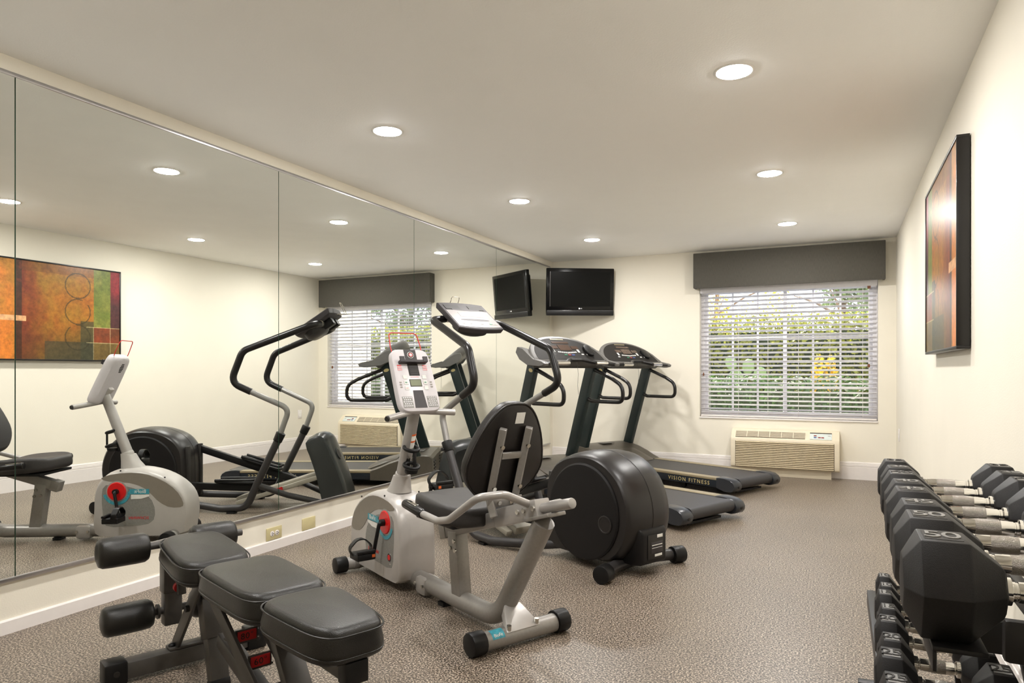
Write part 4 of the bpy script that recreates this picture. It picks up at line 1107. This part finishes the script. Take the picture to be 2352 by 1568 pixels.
# A frame: two plates bent over the top
for t in (-.055, .055):
    pth = fillet([V(-.005, t, .072), V(-.31, t, .405), V(-1.03, t, .04)], .075, 8)
    mb = MB(); rings = []
    for i, p in enumerate(pth):
        d = (pth[min(i + 1, len(pth) - 1)] - pth[max(i - 1, 0)]).normalized(); u = Vector((-d.z, 0, d.x))
        rings.append([p + u * .026 + Vector((0, .006, 0)), p + u * .026 - Vector((0, .006, 0)), p - u * .026 - Vector((0, .006, 0)), p - u * .026 + Vector((0, .006, 0))])
    ao = mb.loft(rings).build('side_frame', 'bench_steel', be, bevel=.002)
    MB().cyl(V(-.185, t - .006, .262), V(-.185, t - .018, .262), .012, 12).build('bolt', 'dark_slot', ao)
MB().box(-.048, .008, -.085, .085, .0725, .082).build('frame_bracket', 'bench_steel', be, bevel=.003)
for t in (-.07, .07): MB().lathe([(.014, 0), (.013, .006), (.006, .011), (.001, .012)], V(-.02, t, .082), (0, 0, 1), 14).build('dome_bolt', 'black_plastic', be)
# telescoping leg under the seat
MB().beam(V(-.20, 0, .345), V(-.262, 0, .165), .072, .062, (0, 1, 0)).build('leg_sleeve', 'bench_steel', be, bevel=.004)
MB().beam(V(-.255, 0, .185), V(-.31, 0, .022), .060, .052, (0, 1, 0)).build('inner_leg', 'bench_steel', be, bevel=.003)
MB().beam(V(-.306, 0, .034), V(-.316, 0, .004), .064, .056, (0, 1, 0)).build('leg_tip', 'black_plastic', be, bevel=.003)
# ladder with angle plates
for k, (s, z, tx) in enumerate(((-.564, .245, '80°'), (-.672, .198, '60°'), (-.80, .150, ''))):
    MB().beam(V(s + .085, 0, z - .012), V(s + .004, 0, z - .006), .085, .006, (0, 1, 0)).build('ladder_step', 'bench_steel', be, smooth=0)
    rp = MB().obox(V(s, .0, z + .014), (.003, 0, 0), (0, .030, 0), (0, 0, .016)).build('angle_plate', 'label_red', be, smooth=0)
    MB().obox(V(s + .004, .0, z + .012), (.003, 0, 0), (0, .036, 0), (0, 0, .022)).build('angle_plate_back', 'bench_steel', be, smooth=0)
    if tx: text_part('angle_lettering', tx, .028, 'dark_slot', rp, V(s - .0032, 0, z + .013), (0, -1, 0), (0, 0, 1), .0004, 1.1)
MB().beam(V(-.77, .02, .345), V(-1.02, .02, .05), .075, .036, (0, 1, 0)).build('support_strut', 'bench_steel', be, bevel=.004)
MB().beam(V(-.36, 0, .19), V(-1.02, 0, .035), .05, .05, (0, 1, 0)).build('spine', 'bench_steel', be, bevel=.004)
MB().box(-1.08, -1.02, -.20, .20, .006, .056).build('rear_stabiliser', 'bench_steel', be, bevel=.005)
for sg in (-1, 1): MB().box(-1.085, -1.015, sg * .195 - .025, sg * .195 + .025, 0, .062).build('stabiliser_cap', 'black_plastic', be, bevel=.006)
MB().lathe([(.012, 0), (.024, .012), (.026, .03), (.018, .04)], V(-.96, .12, .13), V(0, 1, 0), 18).build('locking_knob', 'label_red', be)
MB().cyl(V(-.96, .03, .13), V(-.96, .125, .13), .007, 10).build('knob_stem', 'bench_steel', be)
# leg hold-down post and rollers
MB().box(.075, .135, .0, .072, .250, .395).build('roller_post', 'bench_steel', be, bevel=.004)
MB().box(.079, .131, .004, .068, .125, .252).build('inner_post', 'bench_steel', be, bevel=.004)
MB().beam(V(.10, -.036, .375), V(-.13, -.020, .365), .05, .045).build('seat_beam', 'bench_steel', be, bevel=.004)
MB().cyl(V(.076, -.045, .345), V(.068, -.045, .345), .010, 12).build('bolt', 'dark_slot', be)
MB().lathe([(.010, 0), (.018, .01), (.018, .028)], V(.04, -.036, .285), V(-1, 0, 0), 14).build('pop_pin', 'label_red', be)
MB().beam(V(.03, -.03, .36), V(.0, -.03, .26), .03, .02).build('post_hinge', 'bench_steel', be, bevel=.003)
MB().cyl(V(.105, -.29, .437), V(.105, .235, .437), .014, 14).build('roller_bar', 'bench_steel', be)
MB().cyl(V(.105, -.27, .182), V(.105, .20, .182), .014, 14).build('roller_bar', 'bench_steel', be)
MB().lathe([(.028, 0), (.028, .008)], V(.105, -.082, .182), V(0, -1, 0), 20).build('roller_washer', 'bench_steel', be)
rl = [(.012, 0), (.030, .002), (.048, .008), (.055, .020), (.0565, .05), (.0565, .13), (.055, .160), (.048, .172), (.030, .178), (.012, .180)]
for t0, z in ((-.295, .437), (.03, .437), (-.280, .182), (.03, .182)):
    ro = MB().lathe([(a, b) for a, b in rl], V(.105, t0, z), V(0, 1, 0), 28).build('foam_roller', 'bench_leather', be, smooth=60)
tag(be, 'black padded adjustable weight bench with foam leg rollers', 'bench')

# ------------------------------------------------------------------ dumbbell rack along the right wall
rk = empty('dumbbell_rack', (.26, 1.9, 0))
def R_(x, y, z): return (x - .26, y - 1.9, z)
def rbox(x0, x1, y0, y1, z0, z1, nm, m='rack_black', b=.003): return MB().box(x0 - .26, x1 - .26, y0 - 1.9, y1 - 1.9, z0, z1).build(nm, m, rk, bevel=b)
RY0, RY1 = 1.135, 2.66
rbox(.128, .20, 1.21, RY1, .686, .694, 'shelf_rail', 'rack_black', .002); rbox(.128, .134, 1.21, RY1, .655, .6855, 'rail_lip', 'rack_black', .002)
rbox(.38, .46, 1.21, RY1, .686, .694, 'shelf_rail', 'rack_black', .002); rbox(.454, .46, 1.21, RY1, .655, .6855, 'rail_lip', 'rack_black', .002)
rbox(.088, .145, RY0, RY1, .350, .357, 'shelf_rail', 'rack_black', .002); rbox(.088, .094, RY0, RY1, .310, .3495, 'rail_lip', 'rack_black', .002)
rbox(.270, .330, RY0, RY1, .350, .357, 'shelf_rail', 'rack_black', .002); rbox(.324, .330, RY0, RY1, .310, .3495, 'rail_lip', 'rack_black', .002)
for y in (RY0 + .004, RY1 - .034):
    yy = y if y > 2 else 1.40
    rbox(.15, .46, yy, yy + .03, .63, .6545 + .031, 'shelf_bracket'); rbox(.11, .46, y, y + .03, .268, .3095, 'shelf_bracket')
    MB().beam(R_(.235 if y < 2 else .30, y - .001 if y < 2 else y + .015, .716 if y < 2 else .66), R_(.36, y + .015, .05), .022, .026, (0, 1, 0)).build('upright', 'rack_black', rk, bevel=.004)
    rbox(.06, .48, y - .005, y + .035, 0, .05, 'foot')
rbox(.20, .47, RY0 - .018, RY0 - .002, .715, .775, 'end_plate', 'rack_black', .008)
rbox(.43, .46, RY0 + .035, RY1 - .036, .48, .54, 'back_rail')
tag(rk, 'black steel two-tier dumbbell rack standing along the picture wall', 'rack')

def dumbbell(w, F, Lh, Lt, worn):
    r = empty('dumbbell')
    a = F / math.sqrt(3)
    for sg in (-1, 1):
        xo, xi = sg * Lt / 2, sg * (Lt / 2 - Lh); mb = MB(); rings = []
        for x, k in ((xi, .40), (xi + sg * .004, .50), (xi + sg * Lh * .36, 1.0), (xo - sg * Lh * .17, 1.0), (xo - sg * .003, .58), (xo, .52)):
            rings.append([Vector((x, a * k * math.cos(math.radians(60 * q)), a * k * math.sin(math.radians(60 * q)))) for q in range(6)])
        ho = mb.loft(rings).build('head', 'rubber_black', r, bevel=.0022, smooth=25)
        xc = (xi + sg * Lh * .36 + xo - sg * Lh * .17) / 2
        MB().box(xc - Lh * .19, xc + Lh * .19, -a * .33, a * .33, F / 2 - .0002, F / 2 + .0006).build('number_plate', 'dark_slot' if not worn else 'rubber_worn', ho, smooth=0)
        text_part('number', str(w), F * .40, 'rubber_worn' if not worn else 'dark_slot', ho, (xc, 0, F / 2 + .0012), (1, 0, 0), (0, 1, 0), .0010, .85)
    L = Lt / 2 - Lh; rm = .0165 if w >= 30 else .0145
    MB().lathe([(rm * 1.28, -L), (rm * 1.28, -L + .008), (rm * .92, -L + .010), (rm * .92, -L * .78), (rm * .86, -L * .77), (rm * .86, -L * .73), (rm * .95, -L * .72), (rm * 1.02, -L * .36), (rm * 1.02, -L * .36 + .001)], (0, 0, 0), (1, 0, 0), 20).build('handle_end', 'chrome', r, smooth=30)
    MB().lathe([(rm * 1.02, L * .36 - .001), (rm * 1.02, L * .36), (rm * .95, L * .72), (rm * .86, L * .73), (rm * .86, L * .77), (rm * .92, L * .78), (rm * .92, L - .010), (rm * 1.28, L - .008), (rm * 1.28, L)], (0, 0, 0), (1, 0, 0), 20).build('handle_end', 'chrome', r, smooth=30)
    MB().lathe([(rm * 1.03, -L * .36), (rm * 1.09, 0), (rm * 1.03, L * .36)], (0, 0, 0), (1, 0, 0), 20).build('knurled_grip', 'knurl', r, smooth=60)
    return r
up = [(35, 2.452, True), (35, 2.294, False), (40, 2.133, True), (40, 1.969, False), (45, 1.802, False), (45, 1.632, False), (50, 1.458, False), (50, 1.280, False)]
lo_ = [(10, 2.53, True), (10, 2.422, True), (15, 2.302, True), (15, 2.167, True), (20, 2.030, True), (20, 1.893, True), (25, 1.757, True), (25, 1.614, True)]
spec_ = {35: (.135, .114, .362), 40: (.140, .122, .376), 45: (.146, .130, .390), 50: (.152, .138, .402), 10: (.090, .060, .200), 15: (.100, .068, .225), 20: (.110, .077, .248), 25: (.120, .085, .272)}
protos = {}
def place(lst, xc, zb, where, grp):
    seen = {}
    for w, y, worn in lst:
        F, Lh, Lt = spec_[w]
        key = (w, worn if w >= 30 else True)
        if key not in protos: o = dumbbell(w, F, Lh, Lt, key[1]); protos[key] = o
        else: o = copy_tree(protos[key])
        o.location = (xc, y, zb + F / 2 + .0005)
        seen[w] = seen.get(w, 0) + 1
        nb = 'at its window end' if w in (35, 10) else 'touching the next lighter pair'
        nb2 = 'at its open end' if w in (50, 25) else 'touching the next heavier pair'
        wd = {35: 'thirty-five', 40: 'forty', 45: 'forty-five', 50: 'fifty', 10: 'ten', 15: 'fifteen', 20: 'twenty', 25: 'twenty-five'}[w]
        tag(o, 'black hex dumbbell marked %s on the %s rack tier, %s' % (wd, where, nb if seen[w] == 1 else nb2), 'dumbbell', grp)
place(up, .293, .694, 'upper', 'dumbbells on the upper rack tier')
place(lo_, .209, .357, 'lower', 'dumbbells on the lower rack tier')
